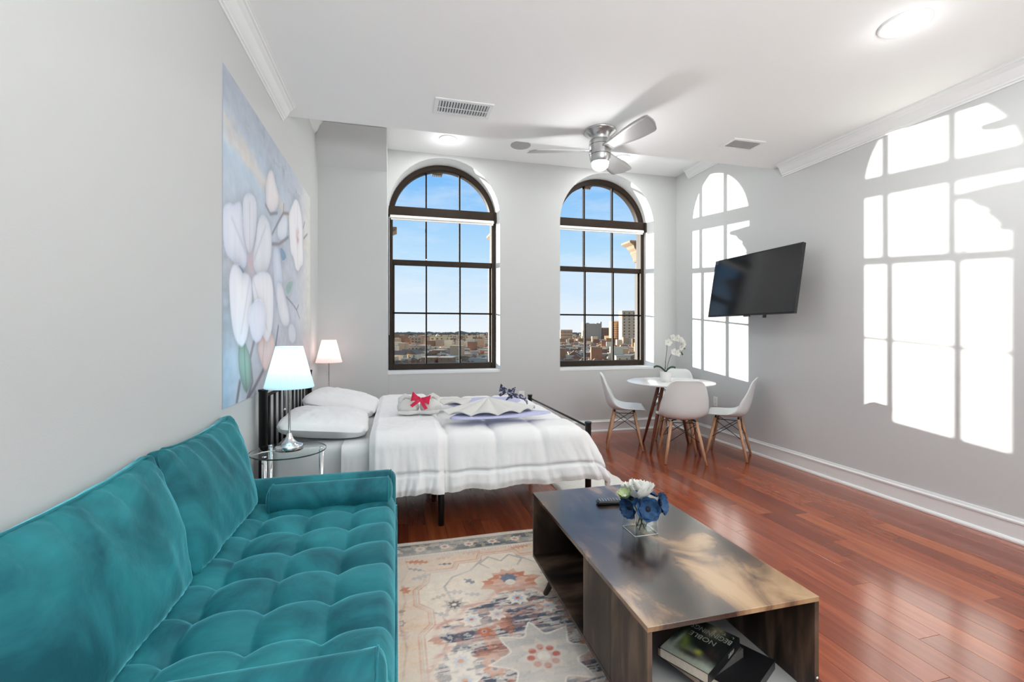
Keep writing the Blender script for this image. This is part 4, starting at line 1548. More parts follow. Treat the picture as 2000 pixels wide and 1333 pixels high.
bolster(SYB - 0.085, 'teal velvet bolster against the far sofa arm, by the bed')
bolster(SYA + 0.108, 'teal velvet bolster against the near sofa arm, at the bottom of the picture')
for (x, y) in ((-0.08, SYA - 0.02), (-0.70, SYA - 0.02), (-0.08, SYB + 0.02), (-0.70, SYB + 0.02)):
    MB().lathe([(0.013, 0.009), (0.016, 0.03), (0.024, 0.146)], 14, (x, y, 0)).build('leg', M['black'], sofa)

# ================================================================= COFFEE TABLE
ct = empty('coffee_table', (0.983, 1.685, 0), 'rustic brown wooden coffee table with open shelves and tapered legs on the rug', 'table')
TX0, TX1, TYA, TYB = 0.683, 1.287, 1.133, 2.238
ZB, ZTt = 0.118, 0.45
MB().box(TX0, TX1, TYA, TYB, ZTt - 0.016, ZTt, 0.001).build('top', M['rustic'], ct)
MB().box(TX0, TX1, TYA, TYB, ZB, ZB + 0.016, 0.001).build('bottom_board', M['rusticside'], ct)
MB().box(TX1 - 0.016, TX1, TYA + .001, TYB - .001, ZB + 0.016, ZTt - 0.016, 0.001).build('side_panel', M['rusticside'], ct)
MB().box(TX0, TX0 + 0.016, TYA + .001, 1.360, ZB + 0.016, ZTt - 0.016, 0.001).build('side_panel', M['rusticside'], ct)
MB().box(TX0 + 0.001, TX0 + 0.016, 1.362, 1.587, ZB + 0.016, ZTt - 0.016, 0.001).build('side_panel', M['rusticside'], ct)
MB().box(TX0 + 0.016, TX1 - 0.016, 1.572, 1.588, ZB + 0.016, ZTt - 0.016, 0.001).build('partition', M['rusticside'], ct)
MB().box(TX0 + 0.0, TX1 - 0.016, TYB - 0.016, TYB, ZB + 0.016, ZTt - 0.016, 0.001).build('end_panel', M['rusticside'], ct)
MB().box(TX0 + 0.017, TX1 - 0.017, TYA + 0.012, 1.572, ZB + 0.016, ZB + 0.0175).build('shelf_liner', M['liner'], ct)
for (x, y, dx, dy) in ((TX0 + .06, TYA + .20, -.045, -.03), (TX1 - .06, TYA + .20, .045, -.03), (TX0 + .06, TYB - .19, -.045, .03), (TX1 - .06, TYB - .19, .045, .03)):
    MB().tube([(x, y, ZB + 0.001), (x + dx, y + dy, 0.010)], [0.018, 0.012], 14).build('leg', M['tableleg'], ct)
for (x, y) in ((TX1 - 0.0035, TYA), ):
    MB().lathe([(0.0001, 0.0006), (0.004, 0.0004), (0.0042, -0.0005)], 12, (0, 0, 0), M=Matrix.Translation((TX1 - 0.008, TYA - 0.0002, 0.195)) @ Matrix.Rotation(R(90), 4, 'X')).build('screw_cap', M['blind'], ct)

# remote control
rm = empty('remote_control', (1.01, 2.0, 0.45), 'black remote control on the coffee table behind the flower vase', 'remote')
RM = Matrix.Translation((1.012, 1.995, 0.4505)) @ Matrix.Rotation(R(-8), 4, 'Z')
rb = rounded_block(0.155, 0.044, 0.020, 0.009, (6, 3, 1))
moved(rb, RM @ Matrix.Translation((0, 0, 0.010)))
rb.build('case', M['remote'], rm)
for i in range(9):
    for j in range(3):
        MB().box(-0.066 + i * 0.014, -0.058 + i * 0.014, -0.014 + j * 0.011, -0.008 + j * 0.011, 0.0195, 0.0215, 0.001, RM).build('button', M['button'], rm)

# vase with flowers
vx, vy, vz = 0.988, 1.698, 0.45
vase = empty('flower_vase', (vx, vy, vz), 'square clear glass vase of blue and white flowers on the coffee table', 'vase')
mb = MB()
h = 0.052
mb.box(-h, h, -h, h, 0.0005, 0.104, 0.002)
mb2 = MB().box(-h + .004, h - .004, -h + .004, h - .004, 0.014, 0.1042)
for f in mb2.f:
    pass
VM = Matrix.Translation((vx, vy, vz))
# open-topped tumbler: outer skin, inner skin, rim
vs = []
for (a, z) in ((h, 0.0008), (h, 0.104), (h - .004, 0.104), (h - .004, 0.014)):
    vs += [(-a, -a, z), (a, -a, z), (a, a, z), (-a, a, z)]
fs = [(3, 2, 1, 0), (12, 13, 14, 15)]
for k in range(3):
    for i in range(4):
        fs.append((k * 4 + i, k * 4 + (i + 1) % 4, k * 4 + 4 + (i + 1) % 4, k * 4 + 4 + i))
MB().add(vs, fs, False, VM).build('glass', M['vaseglass'], vase)
MB().box(-h + .0045, h - .0045, -h + .0045, h - .0045, 0.0145, 0.038, 0, VM).build('water', M['water'], vase)
mb = MB()
for (a, b) in ((-h, -h), (h, -h), (h, h), (-h, h)):
    mb.tube([(a * .985, b * .985, 0.002), (a * .985, b * .985, 0.104)], 0.0012, 6, M=VM)
mb.tube([(-h, -h, 0.002), (h, -h, 0.002), (h, h, 0.002), (-h, h, 0.002)], 0.0016, 6, closed=True, M=VM)
mb.build('polished_edges', mat('glass_edge', (0.62, 0.68, 0.68), 0.1, spec=0.8), vase)


def petal_flower(name, c, direction, r, npet, layers, mpet, meye, cup=0.5, eye=0.2, parent=None, wid=0.62):
    d = Vector(direction).normalized()
    q = d.to_track_quat('Z', 'Y').to_matrix().to_4x4()
    Mx = Matrix.Translation(c) @ q
    f = MB()
    for ly in range(layers):
        rr = r * (1 - 0.22 * ly)
        for k in range(npet):
            a = 2 * PI * (k + 0.5 * ly) / npet
            Rz = Matrix.Rotation(a, 4, 'Z')

            def fn(u, v, a=a, rr=rr, ly=ly):
                w = wid * rr * math.sin(PI * min(1, v * .78 + .12)) ** .7
                y = (u * 2 - 1) * w
                x = rr * v * (1 - 0.10 * (u * 2 - 1) ** 2)
                z = cup * rr * (v ** 1.6) * (0.8 + .35 * ly) + 0.10 * rr * (u * 2 - 1) ** 2 + 0.07 * rr * math.sin(u * 9 + a * 3) * v
                return (x, y, z)
            f.grid(fn, 6, 7, True, Mx @ Rz)
    o = f.build(name, mpet, parent, merge=False)
    if meye is not None:
        MB().lathe([(0.0001, eye * r * .7), (eye * r * .7, eye * r * .5), (eye * r, 0.0)], 12, (0, 0, 0), Mx).build('flower_eye', meye, o)
    return o


for (dx, dy, dz, r, di) in ((0.0, -0.062, 0.112, 0.050, (-.35, -1, .35)), (0.076, -0.03, 0.116, 0.047, (.6, -.8, .3)), (-0.060, -0.02, 0.108, 0.044, (-1, -.4, -.1)),
                            (-0.040, 0.0, 0.135, 0.042, (-.6, -.5, .7)), (0.052, 0.02, 0.145, 0.038, (.5, -.2, .8)), (-0.02, 0.05, 0.13, 0.035, (-.3, .6, .7)), (0.03, 0.06, 0.12, 0.036, (.4, 1, .3))):
    o = petal_flower('anemone', (vx + dx, vy + dy, vz + dz), di, r, 7, 2, M['blueflower'], M['flowereye'], 0.38, 0.26, vase)
for (dx, dy, dz, r, di) in ((-0.008, 0.0, 0.132, 0.062, (.02, -.10, 1)), (0.016, 0.022, 0.136, 0.058, (.25, .2, 1))):
    petal_flower('white_bloom', (vx + dx, vy + dy, vz + dz), di, r, 5, 2, M['whitepetal'], M['greenpetal'], 1.15, .3, vase, wid=.5)
petal_flower('green_bloom', (vx - 0.068, vy + 0.005, vz + 0.148), (-.4, -.4, 1), 0.030, 6, 2, M['greenpetal'], M['whitepetal'], .8, .3, vase)
petal_flower('white_bloom', (vx - 0.035, vy + 0.03, vz + 0.165), (-.2, .1, 1), 0.032, 6, 2, M['whitepetal'], M['greenpetal'], .8, .3, vase)
for k, (a, b, c, d) in enumerate(((-.02, -.03, .0, -.055), (.02, -.01, .06, -.02), (-.005, .02, -.05, .0), (.01, -.02, -.03, .01), (-.015, 0, .045, .02), (0.02, .02, .0, .0))):
    MB().tube([(vx + a, vy + b, vz + 0.016), (vx + (a + c) * .45, vy + (b + d) * .45, vz + 0.07), (vx + c, vy + d, vz + 0.128)], 0.0026, 7).build('stem', M['stem'], vase)
for (c, s) in (((-.05, -.02, .128), 1), ((.04, -.04, .120), 2), ((-.01, .05, .13), 3), ((-.075, .0, .138), 4)):
    def lf(u, v, c=c, s=s):
        a = s * 1.7
        l = .05 * v
        w = .014 * math.sin(PI * v) * (u * 2 - 1)
        return (vx + c[0] + math.cos(a) * l - math.sin(a) * w, vy + c[1] + math.sin(a) * l + math.cos(a) * w, vz + c[2] + .02 * v - .03 * v * v)
    MB().grid(lf, 5, 8).build('leaf', M['leafgreen'], vase)

# ---- books in the near compartment
BZ = ZB + 0.0178


def book(label, corner, ux, uy, w, hgt, z, t, mcover, pagecol=(0.62, 0.56, 0.46), cover_extra=None):
    """corner: lower-left corner of the cover as read; ux reading direction, uy up the page"""
    ux, uy = Vector((*ux, 0)).normalized(), Vector((*uy, 0))
    uy = (uy - ux * uy.dot(ux)).normalized()
    Mx = Matrix(((ux.x, uy.x, 0, corner[0]), (ux.y, uy.y, 0, corner[1]), (0, 0, 1, z), (0, 0, 0, 1)))
    c = Mx @ Vector((w / 2, hgt / 2, 0))
    b = empty('book', c, label, 'book', 'books in the coffee table shelf')
    MB().box(0.002, w - 0.002, 0.002, hgt - 0.002, 0.002, t - 0.002, 0, Mx).build('pages', mat('page_edges', pagecol, 0.9, noise=0.15, nscale=80), b)
    MB().box(0, w, 0, hgt, t - 0.0018, t, 0.0004, Mx).build('front_cover', mcover, b)
    MB().box(0, w, 0, hgt, 0.0, 0.0018, 0.0004, Mx).build('rear_cover', mcover, b)
    MB().box(-0.0006, 0.0016, 0, hgt, 0.0, t, 0.0004, Mx).build('spine', mcover, b)
    if cover_extra:
        cover_extra(b, Mx)
    return b


M['bookblack'] = mat('book_black', (0.012, 0.012, 0.013), 0.3)
M['booktitle'] = mat('title_silver', (0.42, 0.44, 0.38), 0.5)
M['bookgrey'] = mat('book_grey_cover', (0.10, 0.09, 0.085), 0.4)


def text_part(txt, Mx, x, y, z, size, sxx, m, parent, name='title', rot=0.0, spacing=1.0):
    cu = bpy.data.curves.new(name, 'FONT')
    cu.body = txt
    cu.size = size
    cu.space_character = spacing
    cu.extrude = 0.0002
    cu.resolution_u = 3
    t = bpy.data.objects.new(name, cu)
    col.objects.link(t)
    bpy.context.view_layer.update()
    me = bpy.data.meshes.new_from_object(t.evaluated_get(bpy.context.evaluated_depsgraph_get()))
    bpy.data.objects.remove(t)
    me.materials.clear()
    me.materials.append(m)
    T = Mx @ Matrix.Translation((x, y, z)) @ Matrix.Rotation(rot, 4, 'Z') @ Matrix.Diagonal((sxx, 1, 1, 1))
    T = Matrix.Translation(-world_loc(parent)) @ T
    me.transform(T)
    o = bpy.data.objects.new(name, me)
    o.parent = parent
    col.objects.link(o)
    return o


def cover_art(b, Mx):
    w, hgt, t = 0.163, 0.243, 0.034
    nu, nv = 90, 130
    U, V = np.meshgrid(np.linspace(0.0006, w - .0006, nu), np.linspace(.0006, hgt - .0006, nv))
    C = np.zeros(U.shape + (3,)) + np.array((26, 32, 30.))
    u, v = U / w, V / hgt
    n1, n2 = fbm(u * 5, v * 5, 4), fbm(u * 18, v * 18, 5)
    # pale lower gown area and upper field
    C = mixc(C, np.array((170, 176, 162.)), np.clip((v - .60 + .25 * (u - .5)) * 5, 0, 1) * .9)
    C = mixc(C, np.array((196, 186, 150.)), np.exp(-((u - .42) / .17) ** 2 - ((v - .10) / .20) ** 2) * (.5 + .7 * n2))
    C = mixc(C, np.array((40, 60, 50.)), np.clip((u - .55) * 6, 0, 1) * np.clip(1 - np.abs(v - .62) * 4, 0, 1))
    C = mixc(C, np.array((124, 138, 62.)), np.exp(-((u - .72 + .5 * (v - .65)) / .10) ** 2 - ((v - .62) / .22) ** 2) * .9)
    C = mixc(C, np.array((176, 178, 74.)), np.exp(-((u - .40) / .08) ** 2 - ((v - .72) / .07) ** 2))
    C = mixc(C, np.array((58, 44, 44.)), np.exp(-((u - .20) / .12) ** 2 - ((v - .62) / .12) ** 2) * .95)
    C = mixc(C, np.array((42, 38, 36.)), np.exp(-((u - .5) / .22) ** 2 - ((v - .82) / .06) ** 2) * .9)
    C = mixc(C, np.array((206, 210, 200.)), np.exp(-((u - .86) / .05) ** 2 - ((v - .62) / .2) ** 2) * .7)
    C += (n2[..., None] - .5) * 24
    C = srgb(np.clip(C, 0, 255))
    P = np.zeros(U.shape + (3,))
    for j in range(3):
        P[..., j] = Mx[j][0] * U + Mx[j][1] * V + Mx[j][2] * (t + .0004) + Mx[j][3]
    paint_mesh('cover_print', P, C, nu, nv, vcol_mat('book_print', 0.35, spec=.5), b)
    text_part('NOBLE', Mx, 0.040, 0.083, t + .0006, 0.036, 0.80, M['booktitle'], b)
    text_part('BEGINNINGS', Mx, 0.006, 0.038, t + .0006, 0.038, 0.62, M['booktitle'], b)
    text_part('L   T', Mx, 0.010, 0.014, t + .0006, 0.016, 1.2, M['booktitle'], b, name='small_letters')
    # small letters along the spine edge
    text_part('NOBLE', Mx @ Matrix.Translation((-0.0009, 0.05, 0.010)) @ Matrix.Rotation(R(90), 4, 'Z') @ Matrix.Rotation(R(90), 4, 'X'), 0, 0, 0, 0.018, 0.8, M['booktitle'], b, name='spine_title')


ux_, uy_ = (-0.077, 0.143), (-0.234, -0.127)
z = BZ
book('large black hardcover at the bottom of the shelf stack', (1.245, 1.262), ux_, uy_, 0.185, 0.235, z, 0.030, M['bookblack'])
z += 0.0305
book('thick paperback with pale page edges, second from the top', (1.150, 1.300), (-0.05, 0.15), (-0.24, -0.09), 0.165, 0.240, z, 0.030, M['bookgrey'], (0.55, 0.42, 0.33))
z += 0.0305
book('paperback titled NOBLE BEGINNINGS lying on top of the book stack', (1.140, 1.305), ux_, uy_, 0.163, 0.243, z, 0.034, M['bookblack'], (0.66, 0.60, 0.50), cover_art)

# ================================================================= NIGHTSTANDS AND LAMPS


def nightstand(x, y, label):
    n_ = empty('nightstand', (x, y, 0), label, 'side table', 'round glass side tables by the bed')
    r, zt = 0.190, 0.646
    MB().lathe([(0.0001, -0.008), (r - .002, -0.008), (r, -0.006), (r, -0.002), (r - .002, 0), (0.0001, 0)], 56, (x, y, zt), close=False).build('glass_top', M['tableglass'], n_)
    MB().lathe([(r - .0005, -0.0075), (r + .0006, -0.004), (r - .0005, -0.0005)], 56, (x, y, zt), close=False).build('glass_rim', mat('green_black_edge', (0.03, 0.045, 0.042), 0.2), n_)
    MB().lathe([(0.0001, -0.006), (r - .02, -0.006), (r - .018, -0.003), (r - .02, 0), (0.0001, 0)], 48, (x, y, 0.24), close=False).build('lower_shelf', M['tableglass'], n_)
    for (dx, dy) in ((0.166, 0.0), (-0.083, -0.138), (-0.118, 0.118)):
        l = MB().tube([(x + dx, y + dy, 0.004), (x + dx, y + dy, zt - 0.0085)], 0.013, 16).build('leg', M['chrome'], n_)
        MB().lathe([(0.0145, 0), (0.0145, 0.01)], 14, (x + dx, y + dy, 0.0)).build('foot', M['black'], l)
        MB().lathe([(0.011, 0), (0.011, 0.004), (0.0001, 0.005)], 14, (x + dx, y + dy, zt), close=False).build('cap', M['chrome'], l)
    return n_


NS1 = (-0.568, 2.665)
NS2 = (-0.60, 4.80)
nightstand(*NS1, 'round glass side table with chrome legs between the sofa and bed')
nightstand(*NS2, 'round glass side table on the far side of the bed')


def lamp(x, y, label, tint, power):
    z0 = 0.6465
    l = empty('table_lamp', (x, y, z0), label, 'lamp', 'pleated shade lamps beside the bed')
    MB().lathe([(0.069, 0.0), (0.069, 0.022), (0.066, 0.027), (0.045, 0.032), (0.036, 0.040), (0.022, 0.055), (0.015, 0.070), (0.011, 0.085), (0.009, 0.090)], 40, (x, y, z0)).build('base', M['chrome'], l)
    MB().lathe([(0.0055, 0.088), (0.0055, 0.34), (0.012, 0.342), (0.012, 0.375)], 20, (x, y, z0)).build('stem', M['chrome'], l)
    hb, ht = 0.340, 0.555
    rb_, rt = 0.122, 0.066
    n = 180
    mb = MB()
    vs, fs = [], []
    rows = 7
    for j in range(rows):
        t = j / (rows - 1)
        for k in range(n):
            q = 2 * PI * k / n
            rr = (rb_ + (rt - rb_) * t) + (0.0022 if k % 2 else -0.0012)
            vs.append((x + rr * math.cos(q), y + rr * math.sin(q), z0 + hb + (ht - hb) * t))
    for j in range(rows - 1):
        for k in range(n):
            fs.append((j * n + k, j * n + (k + 1) % n, (j + 1) * n + (k + 1) % n, (j + 1) * n + k))
    m, nn, b = new_mat('lit_shade')
    b.inputs['Base Color'].default_value = (*tint, 1)
    b.inputs['Roughness'].default_value = 0.9
    b.inputs['Emission Color'].default_value = (*tint, 1)
    b.inputs['Emission Strength'].default_value = 0.26
    nn.nodes.new('ShaderNodeBsdfTranslucent')
    tr = nn.nodes['Translucent BSDF']
    tr.inputs[0].default_value = (*tint, 1)
    ms = nn.nodes.new('ShaderNodeMixShader')
    ms.inputs[0].default_value = 0.5
    out = nn.nodes['Material Output']
    nn.links.new(b.outputs[0], ms.inputs[1])
    nn.links.new(tr.outputs[0], ms.inputs[2])
    nn.links.new(ms.outputs[0], out.inputs[0])
    sh = mb.add(vs, fs, False).build('shade', m, l)
    for (rr, zz) in ((rb_ + .001, hb), (rt + .001, ht)):
        MB().lathe([(rr, -0.004), (rr + 0.002, 0.0), (rr, 0.004)], 60, (x, y, z0 + zz), close=False).build('shade_band', m, sh)
    MB().lathe([(0.0001, 0.375), (0.014, 0.38), (0.024, 0.41), (0.026, 0.43), (0.018, 0.452), (0.0001, 0.462)], 16, (x, y, z0), close=False).build('bulb', M['lampglow'], l)
    MB().tube([(x - 0.020, y - 0.012, z0 + 0.36), (x - 0.020, y - 0.012, z0 + 0.225)], 0.0014, 6).build('pull_chain', M['chrome'], l)
    MB().lathe([(0.0001, -0.006), (0.005, -0.004), (0.006, 0), (0.005, 0.004), (0.0001, 0.006)], 12, (x - 0.020, y - 0.012, z0 + 0.220), close=False).build('pull_knob', M['chrome'], l)
    ld = bpy.data.lights.new('bulb', 'POINT')
    ld.energy = power
    ld.shadow_soft_size = 0.03
    ld.color = (1, 0.97, 0.93)
    lo = bpy.data.objects.new('bulb_light', ld)
    lo.location = (0, 0, 0.485)
    lo.parent = l
    col.objects.link(lo)
    MB().tube([(x - .05, y - .02, z0 + .004), (x - .12, y - .05, z0 + .004), (x - .195, y - .03, z0 - .02), (x - .20, y + .02, z0 - .3), (x - .20, y + .05, 0.02)], 0.003, 8).build('cord', M['blind'], l)
    return l


lamp(NS1[0] + .004, NS1[1], 'chrome table lamp with pale blue-white pleated shade, beside the sofa', (0.70, 0.93, 1.0), 0.8)
lamp(-0.655, 4.80, 'chrome table lamp with pinkish white pleated shade, far side of bed', (1.0, 0.84, 0.82), 0.8)

# ================================================================= BED
bed = empty('bed', (0.26, 3.60, 0), 'black metal bed frame with slatted headboard and low foot posts', 'bed')
BX0, BX1, BYA, BYB = -0.752, 1.285, 2.895, 4.305


def postm(x, y, h, r=0.024):
    return MB().lathe([(r, 0.004), (r, h - 0.014), (r + 0.003, h - 0.012), (r + 0.003, h - 0.001), (r, h)], 20, (x, y, 0))


for y in (BYA, BYB):
    postm(BX0, y, 0.95).build('head_post', M['black'], bed)
    postm(BX1, y, 0.662, 0.021).build('foot_post', M['black'], bed)
hb_ = MB()
MB().tube([(BX0, BYA, 0.905), (BX0, BYB, 0.905)], 0.010, 10).build('head_rail', M['black'], bed)
MB().tube([(BX0, BYA, 0.42), (BX0, BYB, 0.42)], 0.010, 10).build('head_rail', M['black'], bed)
for k in range(10):
    y = BYA + (BYB - BYA) * (k + 1) / 11
    MB().tube([(BX0, y, 0.42), (BX0, y, 0.905)], 0.0085, 8).build('spindle', M['black'], bed)
MB().tube([(BX1, BYA, 0.628), (BX1, BYB, 0.628)], 0.008, 8).build('foot_rail', M['black'], bed)
MB().tube([(BX1, BYA, 0.34), (BX1, BYB, 0.34)], 0.010, 8).build('foot_rail', M['black'], bed)
for y in (BYA + 0.02, BYB - 0.02):
    MB().box(BX0, BX1, y - 0.015, y + 0.015, 0.295, 0.335, 0.003).build('side_rail', M['black'], bed)
for x in np.linspace(BX0 + 0.15, BX1 - 0.15, 9):
    MB().box(x - 0.03, x + 0.03, BYA + .035, BYB - .035, 0.318, 0.333, 0.002).build('slat', M['black'], bed)
for (x, y) in ((0.285, 3.01), (0.285, 4.2), (0.285, 3.6)):
    MB().tube([(x, y, 0.004), (x, y, 0.32)], 0.021, 14).build('centre_leg', M['black'], bed)

mt = rounded_block(1.98, 1.36, 0.27, 0.055, (14, 12, 4), lambda p, n_: (p.x, p.y + 0.004 * cloth_noise(p.x * 8, p.z * 20, 2), p.z))
moved(mt, Matrix.Translation((0.262, 3.60, 0.471)))
tag(mt.build('mattress', M['sheet']), 'white mattress in its fitted sheet on the black bed frame', 'mattress')

ZC = 0.612


def drape(name, label, s0, s1, dn, df, base, flare, foot_edge, m, thick, seed, seams=True, wr=1.0, foot_over=0.0, yedge=(2.855, 4.345), rbend=0.055, cat='bedding', parent=None, hem_seam=None, res=(120, 190), qx=0.30, qo=0.0):
    """cloth over the bed: s along x, t across y; dn/df overhang lengths on the near and far side"""
    ye0, ye1 = yedge

    def bend(Lo):
        r = rbend
        q = r * PI / 2
        if Lo <= 0:
            return 0.0, 0.0
        if Lo < q:
            a = Lo / r
            return r * math.sin(a), r * (1 - math.cos(a))
        return r + (Lo - q) * flare, r + (Lo - q) * math.sqrt(1 - flare * flare)

    def fn(u, v, off=0.0):
        s = s0 + (s1 + foot_over - s0) * u
        t = (ye0 - dn) + (ye1 - ye0 + dn + df) * v
        oy = (ye0 - t) if t < ye0 else (t - ye1 if t > ye1 else 0.0)
        sy = -1 if t < ye0 else 1
        ox = max(0.0, s - foot_edge)
        Lo = math.hypot(ox, oy)
        hL, vL = bend(Lo)
        dx, dy = (ox / Lo, oy / Lo) if Lo > 1e-9 else (0, 0)
        x = min(s, foot_edge) + dx * hL
        y = min(max(t, ye0), ye1) + sy * dy * hL
        z = base - vL
        # puff between quilting seams
        puff = thick
        if seams:
            qs = abs(math.sin(PI * (s - qo) / qx))
            qt = abs(math.sin(PI * (t - ye0 - 0.30) / 0.60)) if oy <= 0 else 1.0
            puff = thick * (0.35 + 0.65 * (min(1, qs * 2.2) ** .5) * (min(1, qt * 2.4) ** .5))
            if hem_seam and oy > 0:
                dh = abs((dn if sy < 0 else df) - oy - hem_seam)
                puff *= 1 - 0.65 * math.exp(-(dh / 0.010) ** 2)
        e = min(u * (s1 + foot_over - s0), (1 - u) * (s1 + foot_over - s0), v * 2.0, (1 - v) * 2.0)
        puff *= 0.35 + 0.65 * min(1, e / 0.035)
        puff += off
        # vertical folds on the hanging part
        hang = min(1, max(0, Lo - rbend) / 0.30)
        fold = wr * hang * (0.010 * math.sin(s * 33 + 3 * math.sin(s * 7 + seed)) + 0.012 * (cloth_noise(s * 16, oy * 3, seed)) * 2)
        fold += wr * hang * 0.0045 * math.sin(s * 118 + 5 * cloth_noise(s * 9, oy * 4, seed + 7) * 3) * (0.4 + 1.6 * abs(cloth_noise(s * 5, 1, seed + 9)) * 2)
        top = (1 - min(1, Lo / 0.1))
        crk = wr * (0.010 * cloth_noise(s * 7 + seed, t * 7, seed + 1) + 0.006 * cloth_noise(s * 19, t * 19, seed + 2)) * 1.3
        if Lo > 1e-9:
            ang = min(PI / 2, Lo / rbend)
            nx, ny, nz_ = dx * math.sin(ang), sy * dy * math.sin(ang), math.cos(ang)
        else:
            nx, ny, nz_ = 0, 0, 1
        k = puff + fold + crk * (0.5 + .5 * top)
        wob = 0.010 * math.sin(s * 21 + seed) * hang
        # side panel spreads out towards the foot corner
        if oy > 0:
            x += 0.15 * smoothstep(0.70, foot_edge, s) * min(1, vL / 0.33)
            y -= -sy * 0.0
        return (x + nx * k, y + ny * k, z + nz_ * k + wob * .6)
    mb = MB()
    mb.grid(lambda u, v: fn(u, v), res[0], res[1])
    # underside so that the cloth has thickness
    mb.grid(lambda u, v: fn(u, v, -0.016 - 0.0 if thick > .01 else -0.003), res[0] // 2, res[1] // 2, flip=True)
    # hems closing the rim
    for (a, b_) in (('v', 0), ('v', 1), ('u', 0), ('u', 1)):
        nn_ = res[0] if a == 'v' else res[1]
        offk = -0.016 if thick > .01 else -0.003
        if a == 'v':
            mb.grid(lambda u, v: fn(u, b_, offk * v), nn_, 3)
        else:
            mb.grid(lambda u, v: fn(b_, u, offk * v), nn_, 3)
    return tag(mb.build(name, m, parent, merge=False), label, cat if parent is None else None)


drape('flat_sheet', 'white top sheet showing between the pillows and the folded comforter', -0.315, 0.10, 0.27, 0.25, ZC - 0.002, 0.05, 9.0, M['sheet'], 0.004, 3, seams=False, wr=0.35, res=(50, 150))
comf = drape('comforter', 'puffy white quilted comforter hanging over the sides of the bed', -0.05, 1.20, 0.345, 0.30, ZC + 0.014, 0.13, 1.160, M['linen'], 0.036, 5, foot_over=0.20, hem_seam=0.115, res=(150, 220), yedge=(2.840, 4.345))
drape('folded_end', None, -0.155, 0.275, 0.375, 0.30, ZC + 0.046, 0.16, 9.0, M['linen'], 0.038, 11, wr=1.3, hem_seam=0.125, res=(80, 220), yedge=(2.815, 4.36), qx=0.9, qo=-0.45, rbend=0.07, parent=comf)


def pillow(cx, cy_, z, w, d, h, rz, seed, label, tiltx=0.0, tilty=0.0):
    mb = MB()
    Mx = Matrix.Translation((cx, cy_, z)) @ Matrix.Rotation(rz, 4, 'Z') @ Matrix.Rotation(tilty, 4, 'Y') @ Matrix.Rotation(tiltx, 4, 'X')

    def f(sgn):
        def fn(u, v):
            a, b = u * 2 - 1, v * 2 - 1
            k = (max(0, 1 - abs(a) ** 3) * max(0, 1 - abs(b) ** 3)) ** .46
            rc = 1 - 0.13 * (abs(a) * abs(b)) ** 6
            x = a * w / 2 * rc * (1 - 0.02 * (1 - abs(b)) * abs(a) ** 3)
            y = b * d / 2 * rc * (1 - 0.02 * (1 - abs(a)) * abs(b) ** 3)
            cr_ = 0.026 * cloth_noise(a * 3 + seed, b * 3, seed) + 0.010 * cloth_noise(a * 9, b * 9 + seed, seed + 3)
            zz = sgn * (h / 2 * k) + (cr_ * k if sgn > 0 else 0)
            return (x, y, zz + h / 2)
        return fn
    mb.grid(f(1), 54, 42, True, Mx)
    mb.grid(f(-1), 30, 24, True, Mx, flip=True)
    return tag(mb.build('pillow', M['linen'], merge=False), label, 'pillow', 'pillows at the head of the bed')


pillow(-0.460, 3.23, 0.612, 0.54, 0.68, 0.15, R(3), 3, 'white pillow on the near side of the bed, behind the lamp', tilty=R(6))
pillow(-0.440, 3.96, 0.622, 0.56, 0.66, 0.17, R(-3), 8, 'white pillow on the far side of the bed, closer to the window wall', tilty=R(12))


# ---- folded towels and bows on the bed
def blob(c, rx, ry, rz_, seed, amp=.12, ang=0, squash=0.0):
    mb = MB()
    Mx = Matrix.Translation(c) @ Matrix.Rotation(ang, 4, 'Z')

    def fn(u, v):
        th, ph = 2 * PI * u, PI * (v - .5)
        k = 1 + amp * (cloth_noise(3 + 2 * math.cos(th) + seed, 3 + 2 * math.sin(th) + 2 * v, seed) * 2) + .03 * math.sin(9 * th + 6 * v)
        return (rx * k * math.cos(ph) * math.cos(th), ry * k * math.cos(ph) * math.sin(th), rz_ * k * math.sin(ph) + (0 if v > .3 else 0))
    mb.grid(fn, 36, 20, True, Mx, wrap_u=True)
    return mb


TZ = 0.705
def swan_roll(cx, cy_, sgn, seed, label):
    mb = blob((cx, cy_, TZ + 0.046), 0.074, 0.060, 0.058, seed, .10)
    mb.tube([(cx - .07, cy_ - .045, TZ + .016), (cx, cy_ - .066, TZ + .014), (cx + .075, cy_ - .045, TZ + .016)], [.012, .016, .012], 10)
    mb.tube([(cx - sgn * .040, cy_ + .01, TZ + .07), (cx - sgn * .048, cy_ + .01, TZ + .105), (cx - sgn * .020, cy_ + .01, TZ + .125), (cx + sgn * .020, cy_, TZ + .110)], [.030, .022, .018, .012], 12)
    return tag(mb.build('rolled_towel', M['towel'], merge=False), label, 'towel', 'rolled towels under the red bow')


swan_roll(0.078, 3.28, 1, 3, 'plump white rolled towel left of the red bow, nearer the pillows')
swan_roll(0.232, 3.27, -1, 7, 'plump white rolled towel right of the red bow, nearer the lavender towels')


